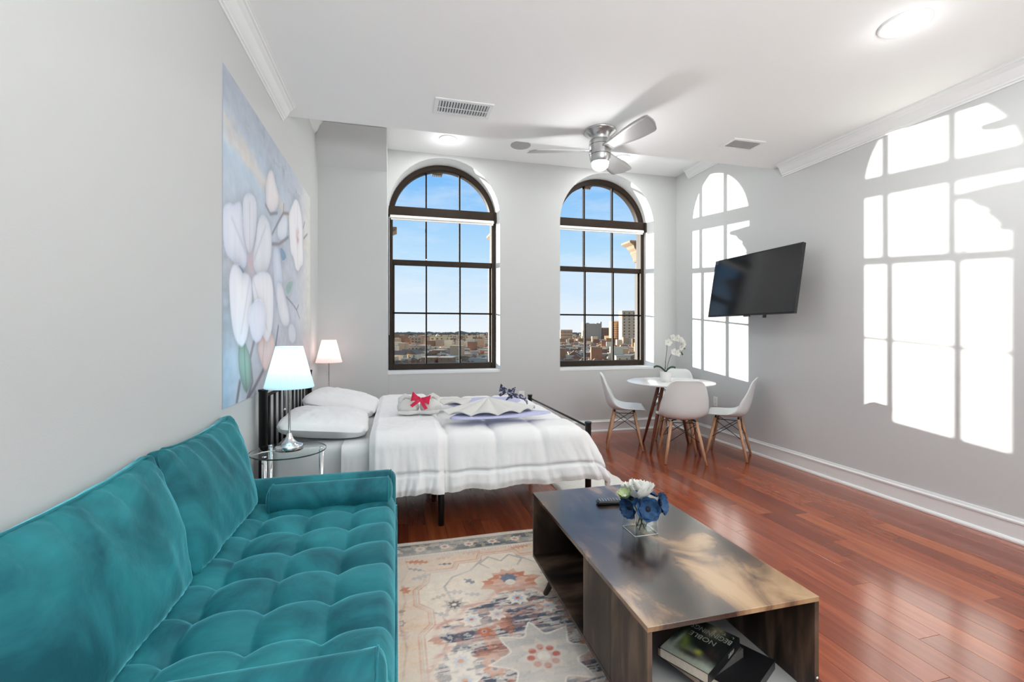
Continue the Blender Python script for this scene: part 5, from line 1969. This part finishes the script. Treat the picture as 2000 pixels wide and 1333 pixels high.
def bow(c, s, m, name, parent, ang=0.0, tilt=0.0):
    """a tied bow whose loops and tails face along -y"""
    mb = MB()
    Mx = Matrix.Translation(c) @ Matrix.Rotation(ang, 4, 'Z') @ Matrix.Rotation(tilt, 4, 'Y') @ Matrix.Scale(s, 4)
    for sg in (-1, 1):
        def lp(u, v, sg=sg):
            a = 2 * PI * u
            o_ = 0.5 - 0.5 * math.cos(a)
            return (sg * (0.06 + 0.98 * o_), 0.22 * math.sin(a) * (.4 + .6 * o_), (v * 2 - 1) * (0.16 + 0.34 * o_) + .05 * math.sin(3 * a) + .16 * o_)
        mb.grid(lp, 24, 6, True, Mx)

        def tl(u, v, sg=sg):
            return (sg * (0.1 + 0.75 * u) + (v * 2 - 1) * .16, -0.16 - 0.05 * math.sin(5 * u), -0.08 - 0.85 * u + (v * 2 - 1) * .10 * sg)
        mb.grid(tl, 10, 4, True, Mx)
    kn = blob((0, 0, 0), .17, .24, .19, 2)
    kn.v = [tuple(Mx @ Vector(p)) for p in kn.v]
    mb.add(kn.v, kn.f, True)
    return mb.build(name, m, parent, merge=False)


rbw = bow((0.160, 3.205, TZ + 0.108), 0.062, M['redsatin'], 'ribbon_bow', None, ang=R(-8), tilt=R(12))
tag(rbw, 'red satin ribbon bow on the white towel rolls', 'ribbon')


def towel_sheet(name, label, poly, z, m, thick, seed, cat='towel', parent=None):
    """thin folded cloth lying flat: outline in world x,y"""
    P = smooth_poly([(a, b) for a, b in poly], 1)
    n = len(P)
    cx = sum(p[0] for p in P) / n
    cy_ = sum(p[1] for p in P) / n
    rings = (1.0, .97, .8, .6, .4, .2)
    vs = []
    for k, q in enumerate(rings):
        for i, (a, b) in enumerate(P):
            zz = z + (thick if k else 0.0) + 0.006 * cloth_noise(a * 18 + seed, b * 18, seed) * (k > 0)
            vs.append((cx + (a - cx) * q, cy_ + (b - cy_) * q, zz))
    vs.append((cx, cy_, z + thick))
    fs = []
    for k in range(len(rings) - 1):
        for i in range(n):
            fs.append((k * n + i, k * n + (i + 1) % n, (k + 1) * n + (i + 1) % n, (k + 1) * n + i))
    for i in range(n):
        fs.append(((len(rings) - 1) * n + i, (len(rings) - 1) * n + (i + 1) % n, len(vs) - 1))
    # underside
    b0 = len(vs)
    vs += [(a, b, z - 0.002) for a, b in P]
    fs.append(tuple(range(b0 + n - 1, b0 - 1, -1)))
    for i in range(n):
        fs.append((i, b0 + i, b0 + (i + 1) % n, (i + 1) % n))
    o = MB().add(vs, fs, True).build(name, m, parent, merge=False)
    return tag(o, label, cat)


towel_sheet('hand_towel', 'lavender towel under the fanned white towel, near edge of bed', [(0.315, 2.965), (0.42, 3.16), (0.60, 3.24), (0.85, 3.20), (1.07, 3.07), (1.06, 3.02), (0.80, 2.93), (0.47, 2.93)], TZ + .004, M['lavender'], 0.010, 3)
towel_sheet('hand_towel', 'lavender towel with white centre lying farther across the bed', [(0.37, 3.62), (0.45, 3.80), (0.75, 3.86), (1.03, 3.82), (1.00, 3.58), (0.78, 3.44), (0.55, 3.36), (0.45, 3.42)], TZ + .004, M['lavender'], 0.010, 8)
fanm = MB()


def fan_towel(cx, cy_, r, a0, a1, hgt, waves, label, z0, seed):
    mb = MB()

    def fn(u, v):
        a = a0 + (a1 - a0) * u
        rr = r * (0.02 + 0.98 * v) * (1 + .06 * math.sin(u * 5))
        pl = abs(math.sin(PI * waves * u))
        z = z0 + hgt * (1 - v) ** 1.3 + 0.036 * v * pl * (1.2 - v * .5) + 0.004
        return (cx + rr * math.cos(a), cy_ + rr * math.sin(a) * .62, z + .003 * cloth_noise(u * 30, v * 8, seed))
    mb.grid(fn, 110, 18)
    mb.grid(lambda u, v: (lambda p: (p[0], p[1], p[2] - 0.007))(fn(u, v)), 110, 18, flip=True)
    mb.grid(lambda u, v: (lambda p: (p[0], p[1], p[2] - 0.007 * v))(fn(u, 1)), 110, 2)
    return tag(mb.build('fan_towel', M['towel'], merge=False), label, 'towel')


fan_towel(0.64, 3.20, 0.37, R(-168), R(-6), 0.085, 6, 'white towel folded into a pleated fan on the near lavender towel', TZ + .018, 3)
fan_towel(0.58, 3.56, 0.26, R(120), R(250), 0.030, 3, 'small white towel folded on the far lavender towel', TZ + .018, 9)
nb = empty('navy_ribbon', (0.86, 3.45, TZ), 'navy and white patterned ribbon bow standing on the folded towels', 'ribbon')
bow((0.83, 3.40, TZ + 0.125), 0.058, M['navyribbon'], 'bow_loops', nb, ang=R(-10), tilt=R(14))
mb = MB()


def ring(u, v):
    a = PI * u
    return (0.885 - 0.095 * math.cos(a) + .02 * v, 3.39 + 0.03 * (v - .5), TZ + 0.014 + 0.085 * math.sin(a) * (.62 + .38 * v))


mb.grid(ring, 24, 5)
mb.build('ribbon_band', M['navyribbon'], nb, merge=False)

# ================================================================= DINING TABLE
dcx, dcy = 2.91, 4.365
dt = empty('dining_table', (dcx, dcy, 0), 'round white dining table on dark reddish wooden legs by the corner', 'table')
MB().lathe([(0.0001, 0.722), (0.435, 0.722), (0.457, 0.728), (0.462, 0.735), (0.460, 0.741), (0.452, 0.744), (0.0001, 0.744)], 72, (dcx, dcy, 0), close=False).build('tabletop', M['whitetop'], dt)
MB().lathe([(0.0001, 0.700), (0.09, 0.700), (0.09, 0.722)], 24, (dcx, dcy, 0), close=False).build('mounting_plate', M['black'], dt)
tl = []
for k in range(4):
    a = R(-22 + 45 + 90 * k)
    c, s = math.cos(a), math.sin(a)
    p0 = (dcx + 0.355 * c, dcy + 0.355 * s, 0.004)
    p1 = (dcx + 0.135 * c, dcy + 0.135 * s, 0.722)
    tl.append((Vector(p0), Vector(p1)))
    MB().tube([p0, tuple(Vector(p0).lerp(Vector(p1), .55)), p1], [0.012, 0.020, 0.019], 14).build('leg', M['redwood'], dt)
for k in range(4):
    a, b = tl[k], tl[(k + 1) % 4]
    mb = MB()
    mb.tube([a[0].lerp(a[1], .96), b[0].lerp(b[1], .58)], 0.0035, 6)
    mb.tube([b[0].lerp(b[1], .96), a[0].lerp(a[1], .58)], 0.0035, 6)
    mb.build('wire_brace', M['black'], dt)


# ---- moulded shell chairs
def make_chair():
    ch = empty('dining_chair', (0, 0, 0))
    # profile (forward, height, halfwidth)
    prof = [(0.225, 0.418, 0.178), (0.215, 0.432, 0.200), (0.18, 0.441, 0.213), (0.10, 0.440, 0.225), (0.02, 0.434, 0.232), (-0.06, 0.431, 0.235), (-0.12, 0.438, 0.235),
            (-0.165, 0.460, 0.232), (-0.195, 0.500, 0.228), (-0.212, 0.555, 0.222), (-0.226, 0.62, 0.212), (-0.240, 0.69, 0.196), (-0.253, 0.755, 0.176), (-0.262, 0.795, 0.155), (-0.267, 0.812, 0.130), (-0.269, 0.822, 0.100)]
    n = len(prof)

    def P(t):
        f = t * (n - 1)
        i = min(n - 2, int(f))
        q = f - i

        def cr(a, b, c, d):
            return 0.5 * ((2 * b) + (-a + c) * q + (2 * a - 5 * b + 4 * c - d) * q * q + (-a + 3 * b - 3 * c + d) * q ** 3)
        g = [prof[max(0, i - 1)], prof[i], prof[i + 1], prof[min(n - 1, i + 2)]]
        return [cr(g[0][k], g[1][k], g[2][k], g[3][k]) for k in range(3)]

    def surf(u, v):
        y, z, w = P(v)
        a = u * 2 - 1
        seatness = 1 - smoothstep(0.42, 0.62, v)
        bend = math.exp(-((v - .50) / .21) ** 2)
        lift = abs(a) ** 3.0
        # seat sides turn up, back sides turn forward
        z2 = z + lift * (0.010 + 0.050 * bend) * (1 - smoothstep(.55, .9, v)) - 0.010 * (1 - abs(a)) * seatness
        y2 = y + lift * (0.052 * bend + 0.022 * (1 - seatness) * (1 - smoothstep(.8, 1, v)))
        if v < 0.08:
            y2 -= 0.02 * abs(a) ** 4
        return Vector((a * w, y2, z2))

    def nrm(u, v):
        e = 0.01
        du = surf(min(1, u + e), v) - surf(max(0, u - e), v)
        dv = surf(u, min(1, v + e)) - surf(u, max(0, v - e))
        q = du.cross(dv)
        return q.normalized()
    mb = MB()
    T = 0.0045
    mb.grid(lambda u, v: tuple(surf(u, v) + nrm(u, v) * T), 22, 40)
    mb.grid(lambda u, v: tuple(surf(u, v) - nrm(u, v) * T), 22, 40, flip=True)
    rim = lambda u, v, k: tuple(surf(u, v) + nrm(u, v) * T * (1 - 2 * k))
    mb.grid(lambda u, v: rim(0, u, v), 40, 2)
    mb.grid(lambda u, v: rim(1, u, v), 40, 2, flip=True)
    mb.grid(lambda u, v: rim(u, 0, v), 22, 2, flip=True)
    mb.grid(lambda u, v: rim(u, 1, v), 22, 2)
    o = mb.build('shell', M['whiteplastic'], ch, merge=True)
    # black mounting brackets and legs
    legs = []
    for (sx_, sy_) in ((1, 1), (-1, 1), (1, -1), (-1, -1)):
        p1 = Vector((sx_ * 0.118, sy_ * 0.105 - 0.005, 0.405))
        p0 = Vector((sx_ * 0.190, sy_ * 0.190 - 0.005, 0.004))
        legs.append((p0, p1))
        l = MB().tube([p0, p0.lerp(p1, .5), p1], [0.0115, 0.0155, 0.0145], 12).build('leg', M['beech'], ch)
        MB().tube([p1 + Vector((0, 0, -.012)), p1 + Vector((-sx_ * .012, 0, 0.012)), p1 + Vector((-sx_ * .05, 0, .022))], 0.008, 8).build('leg_bracket', M['black'], l)
    for (i, j) in ((0, 1), (2, 3), (0, 2), (1, 3)):
        a, b = legs[i], legs[j]
        mb = MB()
        mb.tube([a[0].lerp(a[1], .95), b[0].lerp(b[1], .50)], 0.0032, 6)
        mb.tube([b[0].lerp(b[1], .95), a[0].lerp(a[1], .50)], 0.0032, 6)
        mb.tube([a[0].lerp(a[1], .97), b[0].lerp(b[1], .97)], 0.004, 6)
        mb.build('wire_brace', M['black'], ch)
    return ch


proto = make_chair()
# heading = direction the sitter faces
SP = [((2.77, 3.97), 68, 'white shell chair with its back to the camera, in front of the table'),
      ((2.484, 4.60), -26, 'white shell chair seen from the side, left of the dining table'),
      ((3.335, 3.985), 133, 'white shell chair right of the table, under the television'),
      ((3.26, 4.80), -130, 'white shell chair in the corner behind the potted orchid')]
for k, ((x, y), hd, lb) in enumerate(SP):
    c = proto if k == 0 else copy_tree(proto)
    c.location = (x, y, 0)
    c.rotation_euler = (0, 0, R(hd - 90))
    tag(c, lb, 'chair', 'white dining chairs around the round table')

# ---- orchid
ox, oy, oz = 2.83, 4.33, 0.744
orc = empty('potted_orchid', (ox, oy, oz), 'white potted orchid with arching stems on the round dining table', 'plant')
MB().lathe([(0.046, 0.0), (0.050, 0.004), (0.056, 0.04), (0.058, 0.104), (0.060, 0.112), (0.055, 0.112), (0.053, 0.095), (0.0001, 0.094)], 36, (ox, oy, oz), close=False).build('pot', M['ceramic'], orc)
MB().lathe([(0.0001, 0.106), (0.03, 0.104), (0.054, 0.096)], 20, (ox, oy, oz), close=False).build('moss', M['soil'], orc)
RV = Vector((CA, -SA, 0))   # direction to the right along the table


def at_orc(a, z, d=0.0):
    return Vector((ox, oy, oz)) + RV * a + Vector((SA, CA, 0)) * d + Vector((0, 0, z))


st1 = [at_orc(-.01, .10), at_orc(0.0, .22), at_orc(.012, .34), at_orc(.02, .425), at_orc(.06, .475, .01), at_orc(.12, .47, .02), at_orc(.175, .43, .02), at_orc(.205, .37, .02)]
st2 = [at_orc(.01, .10), at_orc(.022, .18), at_orc(.045, .26), at_orc(.075, .315), at_orc(.12, .335), at_orc(.17, .32)]


def resample(p, n):
    q = []
    m_ = len(p) - 1
    for i in range(n):
        f = i / (n - 1) * m_
        k = min(m_ - 1, int(f))
        t = f - k
        a, b, c, d = p[max(0, k - 1)], p[k], p[k + 1], p[min(m_, k + 2)]
        q.append(0.5 * ((2 * b) + (c - a) * t + (2 * a - 5 * b + 4 * c - d) * t * t + (-a + 3 * b - 3 * c + d) * t ** 3))
    return q


for s in (st1, st2):
    MB().tube(resample(s, 28), 0.0028, 7).build('flower_stem', M['stem'], orc)
for (p, d, r) in ((at_orc(.022, .43, -.02), (-.3, -1, .1), .042), (at_orc(.075, .478, -.01), (.0, -1, .3), .040), (at_orc(.125, .472, -.01), (.1, -1, .1), .043), (at_orc(.165, .448, -.01), (.3, -1, .2), .040),
                  (at_orc(.188, .41, -.01), (.5, -1, -.1), .042), (at_orc(.165, .375, -.01), (.1, -1, -.3), .034), (at_orc(.085, .325, -.01), (-.1, -1, .2), .040), (at_orc(.125, .315, -.01), (.3, -1, .1), .042)):
    petal_flower('bloom', p, d, r, 5, 1, M['whitepetal'], M['greenpetal'], .25, .16, orc, wid=.55)
for (p) in (at_orc(.205, .365), at_orc(.175, .315), at_orc(.182, .30)):
    MB().lathe([(0.0001, 0.014), (.008, .004), (.009, -.004), (0.0001, -.014)], 10, p, close=False).build('bud', M['stem'], orc)
for (ax_, hgt, ln, dd) in ((-1, .06, .13, 0), (1, .05, .115, .02), (-.2, .13, .04, -.02), (.15, .12, .05, .03)):
    def lf(u, v, ax_=ax_, hgt=hgt, ln=ln, dd=dd):
        w = .018 * math.sin(PI * (v * .86 + .12)) * (u * 2 - 1)
        c = at_orc(ax_ * ln * v * (1 if abs(ax_) > .5 else 1), .10 + hgt * math.sin(v * 2.2) * (1 if abs(ax_) > .5 else .9) + 0.02 * abs(u * 2 - 1), dd * v)
        return tuple(c + Vector((SA, CA, 0)) * w + (RV * w * .6 if abs(ax_) < .5 else Vector((0, 0, 0))))
    MB().grid(lf, 5, 12).build('leaf', M['leafgreen'], orc)
# ================================================================= THE TOWN BELOW
def tw_(c):
    return (min(.92, c[0] * 1.14), c[1], c[2] * .80)


ZG = -27.0
random.seed(5)
F3, R3 = Vector((SA, CA, 0)), Vector((CA, -SA, 0))


def ground_at(u, d, z=ZG):
    """a place in the town: d metres out along the view, u sideways as a share of d"""
    p = F3 * d + R3 * (u * d)
    return Vector((p.x, p.y, z))


GM = ramp_mat('town_ground', [(q_, tw_(c_)) for q_, c_ in [(0.35, (0.26, 0.18, 0.115)), (0.5, (0.36, 0.255, 0.165)), (0.7, (0.46, 0.34, 0.23))]], 0.95, scale=(1, 1, 1), nscale=0.012, detail=8)
mb = MB().box(-6000, 7500, 60, 12000, ZG - 2, ZG)
struct(mb, 'town_ground', GM)

HW = [mat('house_' + n_, tw_(c), 0.9, noise=0.12, nscale=0.6) for n_, c in (('white', (0.86, 0.74, 0.58)), ('cream', (0.80, 0.64, 0.44)), ('brick', (0.36, 0.20, 0.13)), ('tan', (0.58, 0.43, 0.29)), ('grey', (0.56, 0.49, 0.41)), ('brown', (0.36, 0.22, 0.13)))]
HR = [mat('roof_' + n_, tw_(c), 0.9) for n_, c in (('dark', (0.27, 0.19, 0.135)), ('grey', (0.50, 0.42, 0.33)), ('pale', (0.82, 0.68, 0.52)))]
WD = mat('far_window', (0.20, 0.155, 0.12), 0.5)
names = ['white', 'cream', 'red brick', 'tan', 'grey', 'brown']


def house_proto(w, d, h, gable, hm, hr):
    r = empty('rowhouse', (0, 0, ZG))
    MB().box(-w / 2, w / 2, -d / 2, d / 2, -1, h).build('walls', hm, r, local=True)
    if gable:
        MB().prism([(-w / 2 - .3, h), (w / 2 + .3, h), (0, h + w * .38)], -d / 2 - .3, d / 2 + .3, 'y').build('roof', hr, r, local=True)
    else:
        MB().box(-w / 2 - .15, w / 2 + .15, -d / 2 - .15, d / 2 + .15, h, h + .5).build('roof', hr, r, local=True)
    mb = MB()
    for f in range(2 if h < 9 else 3):
        for q in (-.25, .25):
            mb.box(w * q - .5, w * q + .5, -d / 2 - .06, -d / 2, 1.2 + f * 3, 2.8 + f * 3)
    o = mb.build('windows', WD, r, local=True)
    return r


protos = []
for k in range(12):
    g = k % 3 == 0
    protos.append((house_proto(random.uniform(6, 11), random.uniform(9, 15), random.uniform(6, 10.5), g, HW[k % 6], HR[k % 3]), names[k % 6], g))
used = [False] * 12
PANES = [('left', 'left', 772, 830), ('left', 'middle', 837, 893), ('left', 'right', 900, 953), ('right', 'left', 1097, 1134), ('right', 'middle', 1142, 1188), ('right', 'right', 1194, 1236)]
ORD = ['first', 'second', 'third', 'fourth', 'fifth', 'sixth', 'seventh']
spots = []
ki = 0
for (win, pane, xa, xb) in PANES:
    for j in range(7):
        x = xa + (xb - xa) * (j + .5) / 7
        d = random.uniform(335, 560)
        p = ground_at((x - 1000) / 880, d)
        k = (ki * 5 + j) % 12
        ki += 1
        r0, nm, g = protos[k]
        c = r0 if not used[k] else copy_tree(r0)
        used[k] = True
        c.location = p
        c.rotation_euler = (0, 0, R(random.choice((-20, 70, -24, 66))))
        spots.append(p)
        tag(c, '%s %s rowhouse below, %s from the left in the %s window, %s pane' % (nm, 'gabled' if g else 'flat-roofed', ORD[j], win, pane), 'house', 'near rowhouses of the town below')

# thousands more beyond and between, joined by colour; and the bare trees between them
for ci in range(5):
    mb = MB()
    for _ in range(1050):
        d = 360 * math.exp(random.uniform(0, 1) ** .8 * 2.6)
        p = ground_at(random.uniform(-0.36, 0.36), d)
        if _ % 6 == 0:
            uu, d = random.uniform(-1.0, 0.9), random.uniform(180, 900)
            p = ground_at(uu, d)
            if abs(uu) < 0.38 and d < 480:
                continue
        if d < 620 and any((p - q).length < 16 for q in spots):
            continue
        w, dd, h = random.uniform(5, 9) * (1 + d / 1500), random.uniform(6, 11) * (1 + d / 2500), random.uniform(5.5, 9) * (1 + (random.random() < .05) * 1.2)
        Mz = Matrix.Translation((p.x, p.y, ZG)) @ Matrix.Rotation(R(random.choice((-20, 70, -24, 66))), 4, 'Z')
        mb.box(-w / 2, w / 2, -dd / 2, dd / 2, -1, h, 0, Mz)
    o = mb.build('distant_houses', (HW[0], HW[3], HW[5], HW[2], HW[1])[ci], merge=False)
    o.data.materials.append((HR[1], HR[2], HR[0], HR[0], HR[2])[ci])
    for q in range(1, len(o.data.polygons), 6):
        o.data.polygons[q].material_index = 1
    tag(o, ('white', 'tan', 'brown', 'brick red', 'cream')[ci] + ' distant houses spreading to the horizon', 'houses', kind='stuff')
TM_ = ramp_mat('bare_trees', [(q_, tw_(c_)) for q_, c_ in [(0.35, (0.22, 0.135, 0.075)), (0.65, (0.36, 0.23, 0.135))]], 1.0, nscale=0.4)
TM2 = ramp_mat('far_evergreens', [(q_, tw_(c_)) for q_, c_ in [(0.35, (0.20, 0.165, 0.12)), (0.65, (0.32, 0.27, 0.21))]], 1.0, nscale=0.2)
ico = [(0, 0, 1), (.894, 0, .447), (.276, .851, .447), (-.724, .526, .447), (-.724, -.526, .447), (.276, -.851, .447), (.724, .526, -.447), (-.276, .851, -.447), (-.894, 0, -.447), (-.276, -.851, -.447), (.724, -.526, -.447), (0, 0, -1)]
icf = [(0, 1, 2), (0, 2, 3), (0, 3, 4), (0, 4, 5), (0, 5, 1), (1, 6, 2), (2, 7, 3), (3, 8, 4), (4, 9, 5), (5, 10, 1), (6, 7, 2), (7, 8, 3), (8, 9, 4), (9, 10, 5), (10, 6, 1), (6, 11, 7), (7, 11, 8), (8, 11, 9), (9, 11, 10), (10, 11, 6)]
mb = MB()
for _ in range(3200):
    d = 330 * math.exp(random.uniform(0, 2.0))
    p = ground_at(random.uniform(-0.36, 0.36), d)
    if _ % 4 == 0:
        d = random.uniform(120, 700)
        p = ground_at(random.uniform(-1.0, 0.9), d)
    r = random.uniform(1.5, 3.0) * (1 + d / 2500)
    mb.add([(p.x + a * r * random.uniform(.8, 1.3), p.y + b * r, ZG + r * 1.3 + c * r * 1.2) for a, b, c in ico], icf)
tag(mb.build('bare_trees', TM_, merge=False), 'bare brown treetops between the houses of the town', 'trees', kind='stuff')
mb = MB()
for _ in range(1500):
    d = random.uniform(4200, 6500)
    p = ground_at(random.uniform(-0.9, 0.9), d)
    r = random.uniform(14, 26) * (1.5 if random.random() < .04 else 1)
    mb.add([(p.x + a * r * 2.2, p.y + b * r, ZG + r * .6 + c * r * .75) for a, b, c in ico], icf)
tag(mb.build('horizon_woods', TM2, merge=False), 'dark line of woods along the horizon', 'trees', kind='stuff')


# landmark buildings
def px_u(x):
    return (x - 1000) / 880


def landmark(label, xa, xb, ytop, d, depth, m, floors, bays, extra=None, zbase=ZG, roofm=None, wfrac=.5):
    ua, ub = px_u(xa), px_u(xb)
    wd = (ub - ua) * d
    ht = CAMZ + (650 - ytop) / 880 * d - ZG
    c = ground_at((ua + ub) / 2, d)
    b = empty('building', c, label, 'building', rz=-YAW)
    MB().box(-wd / 2, wd / 2, 0, depth, 0, ht).build('walls', m, b, local=True)
    MB().box(-wd / 2 - .4, wd / 2 + .4, -.4, depth + .4, ht, ht + .9).build('parapet', roofm or HR[1], b, local=True)
    if floors:
        fh = ht / (floors + .5)
        bw = wd / bays
        for f in range(floors):
            for q in range(bays):
                x0 = -wd / 2 + bw * (q + .5 - wfrac / 2)
                MB().box(x0, x0 + bw * wfrac, -.15, 0.05, fh * (f + .55), fh * (f + 1.05)).build('window', WD, b, local=True)
    if extra:
        extra(b, wd, ht, depth, m)
    return b


def ex_cream(b, w, h, dp, m):
    MB().box(w * .16, w * .40, -1.5, dp * .6, h * .2, h + 3.2).build('stair_tower', HW[1], b, local=True)
    MB().box(-w * .6, w * .65, -12, -1.5, 0, h * .52).build('low_wing', HW[3], b, local=True)
    MB().lathe([(3.0, 0), (3.0, 3), (0.1, 6)], 10, (-w * .12, 4, h)).build('cupola', HW[0], b, local=True)


landmark('cream four storey building with stair tower, middle of the left window view', 840, 877, 658.5, 760, 16, mat('cream_wall', tw_((0.88, 0.72, 0.46)), 0.9), 4, 4, ex_cream)
landmark('long pale flat roofed building low in the left window, left pane', 788, 832, 677, 560, 14, HW[4], 2, 6)
landmark('tan building with pitched gable end, left window left pane', 803, 822, 659, 900, 20, HW[3], 3, 3)
landmark('red brick school block behind the tan gable in the left window', 818, 834, 657, 940, 18, HW[2], 3, 5)
landmark('white garage-like house with square opening, left window right pane', 903, 913, 695, 440, 8, HW[0], 1, 1)


def ex_castle(b, w, h, dp, m):
    for (a, c, t) in ((-.5, -.36, 1.10), (-.30, -.18, 1.06), (.22, .34, 1.05), (.42, .5, 1.12)):
        MB().box(w * a, w * c, -1, dp * .5, h * .2, h * t).build('turret', m, b, local=True)


landmark('grey concrete block with rooftop turrets, centre of the right window', 1139, 1175, 633, 1500, 40, mat('grey_concrete', tw_((0.46, 0.42, 0.37)), 0.9), 0, 1, ex_castle)
landmark('tan mid rise with rows of windows, left of the tower in the right window', 1194, 1216, 628, 1300, 30, mat('tan_midrise', tw_((0.66, 0.50, 0.36)), 0.9), 9, 6, wfrac=.6)
landmark('tall beige tower block, highest building in the right window', 1215, 1243, 608, 1250, 40, mat('beige_tower', tw_((0.66, 0.53, 0.39)), 0.9), 10, 3, wfrac=.3)
landmark('low tan industrial building, left pane of the right window', 1095, 1118, 645, 1500, 30, HW[3], 3, 8)
landmark('long white warehouse below the grey block, right window', 1128, 1192, 664, 1200, 30, HW[0], 1, 10)
landmark('dark brick hall beside the grey block, right window', 1176, 1194, 641, 1500, 30, HW[2], 4, 4)
for k, (x, y, d) in enumerate(((1165, 688, 470), (1218, 680, 520), (1200, 692, 440), (1120, 690, 450), (955, 686, 470), (868, 692, 450), (940, 700, 400))):
    landmark(('cream stucco house with two gables, lower middle of the right window', 'bright cream house beside the right frame of the right window', 'pale low house in the bottom right pane of the right window',
              'tan low house in the bottom left pane of the right window', 'cream house group at the right edge of the left window', 'grey blue rowhouse at the bottom of the left window centre pane',
              'white house low in the right pane of the left window')[k], x - 9, x + 9, y, d, 10, (HW[1], HW[0], HW[0], HW[3], HW[1], HW[4], HW[0])[k], 2, 3)
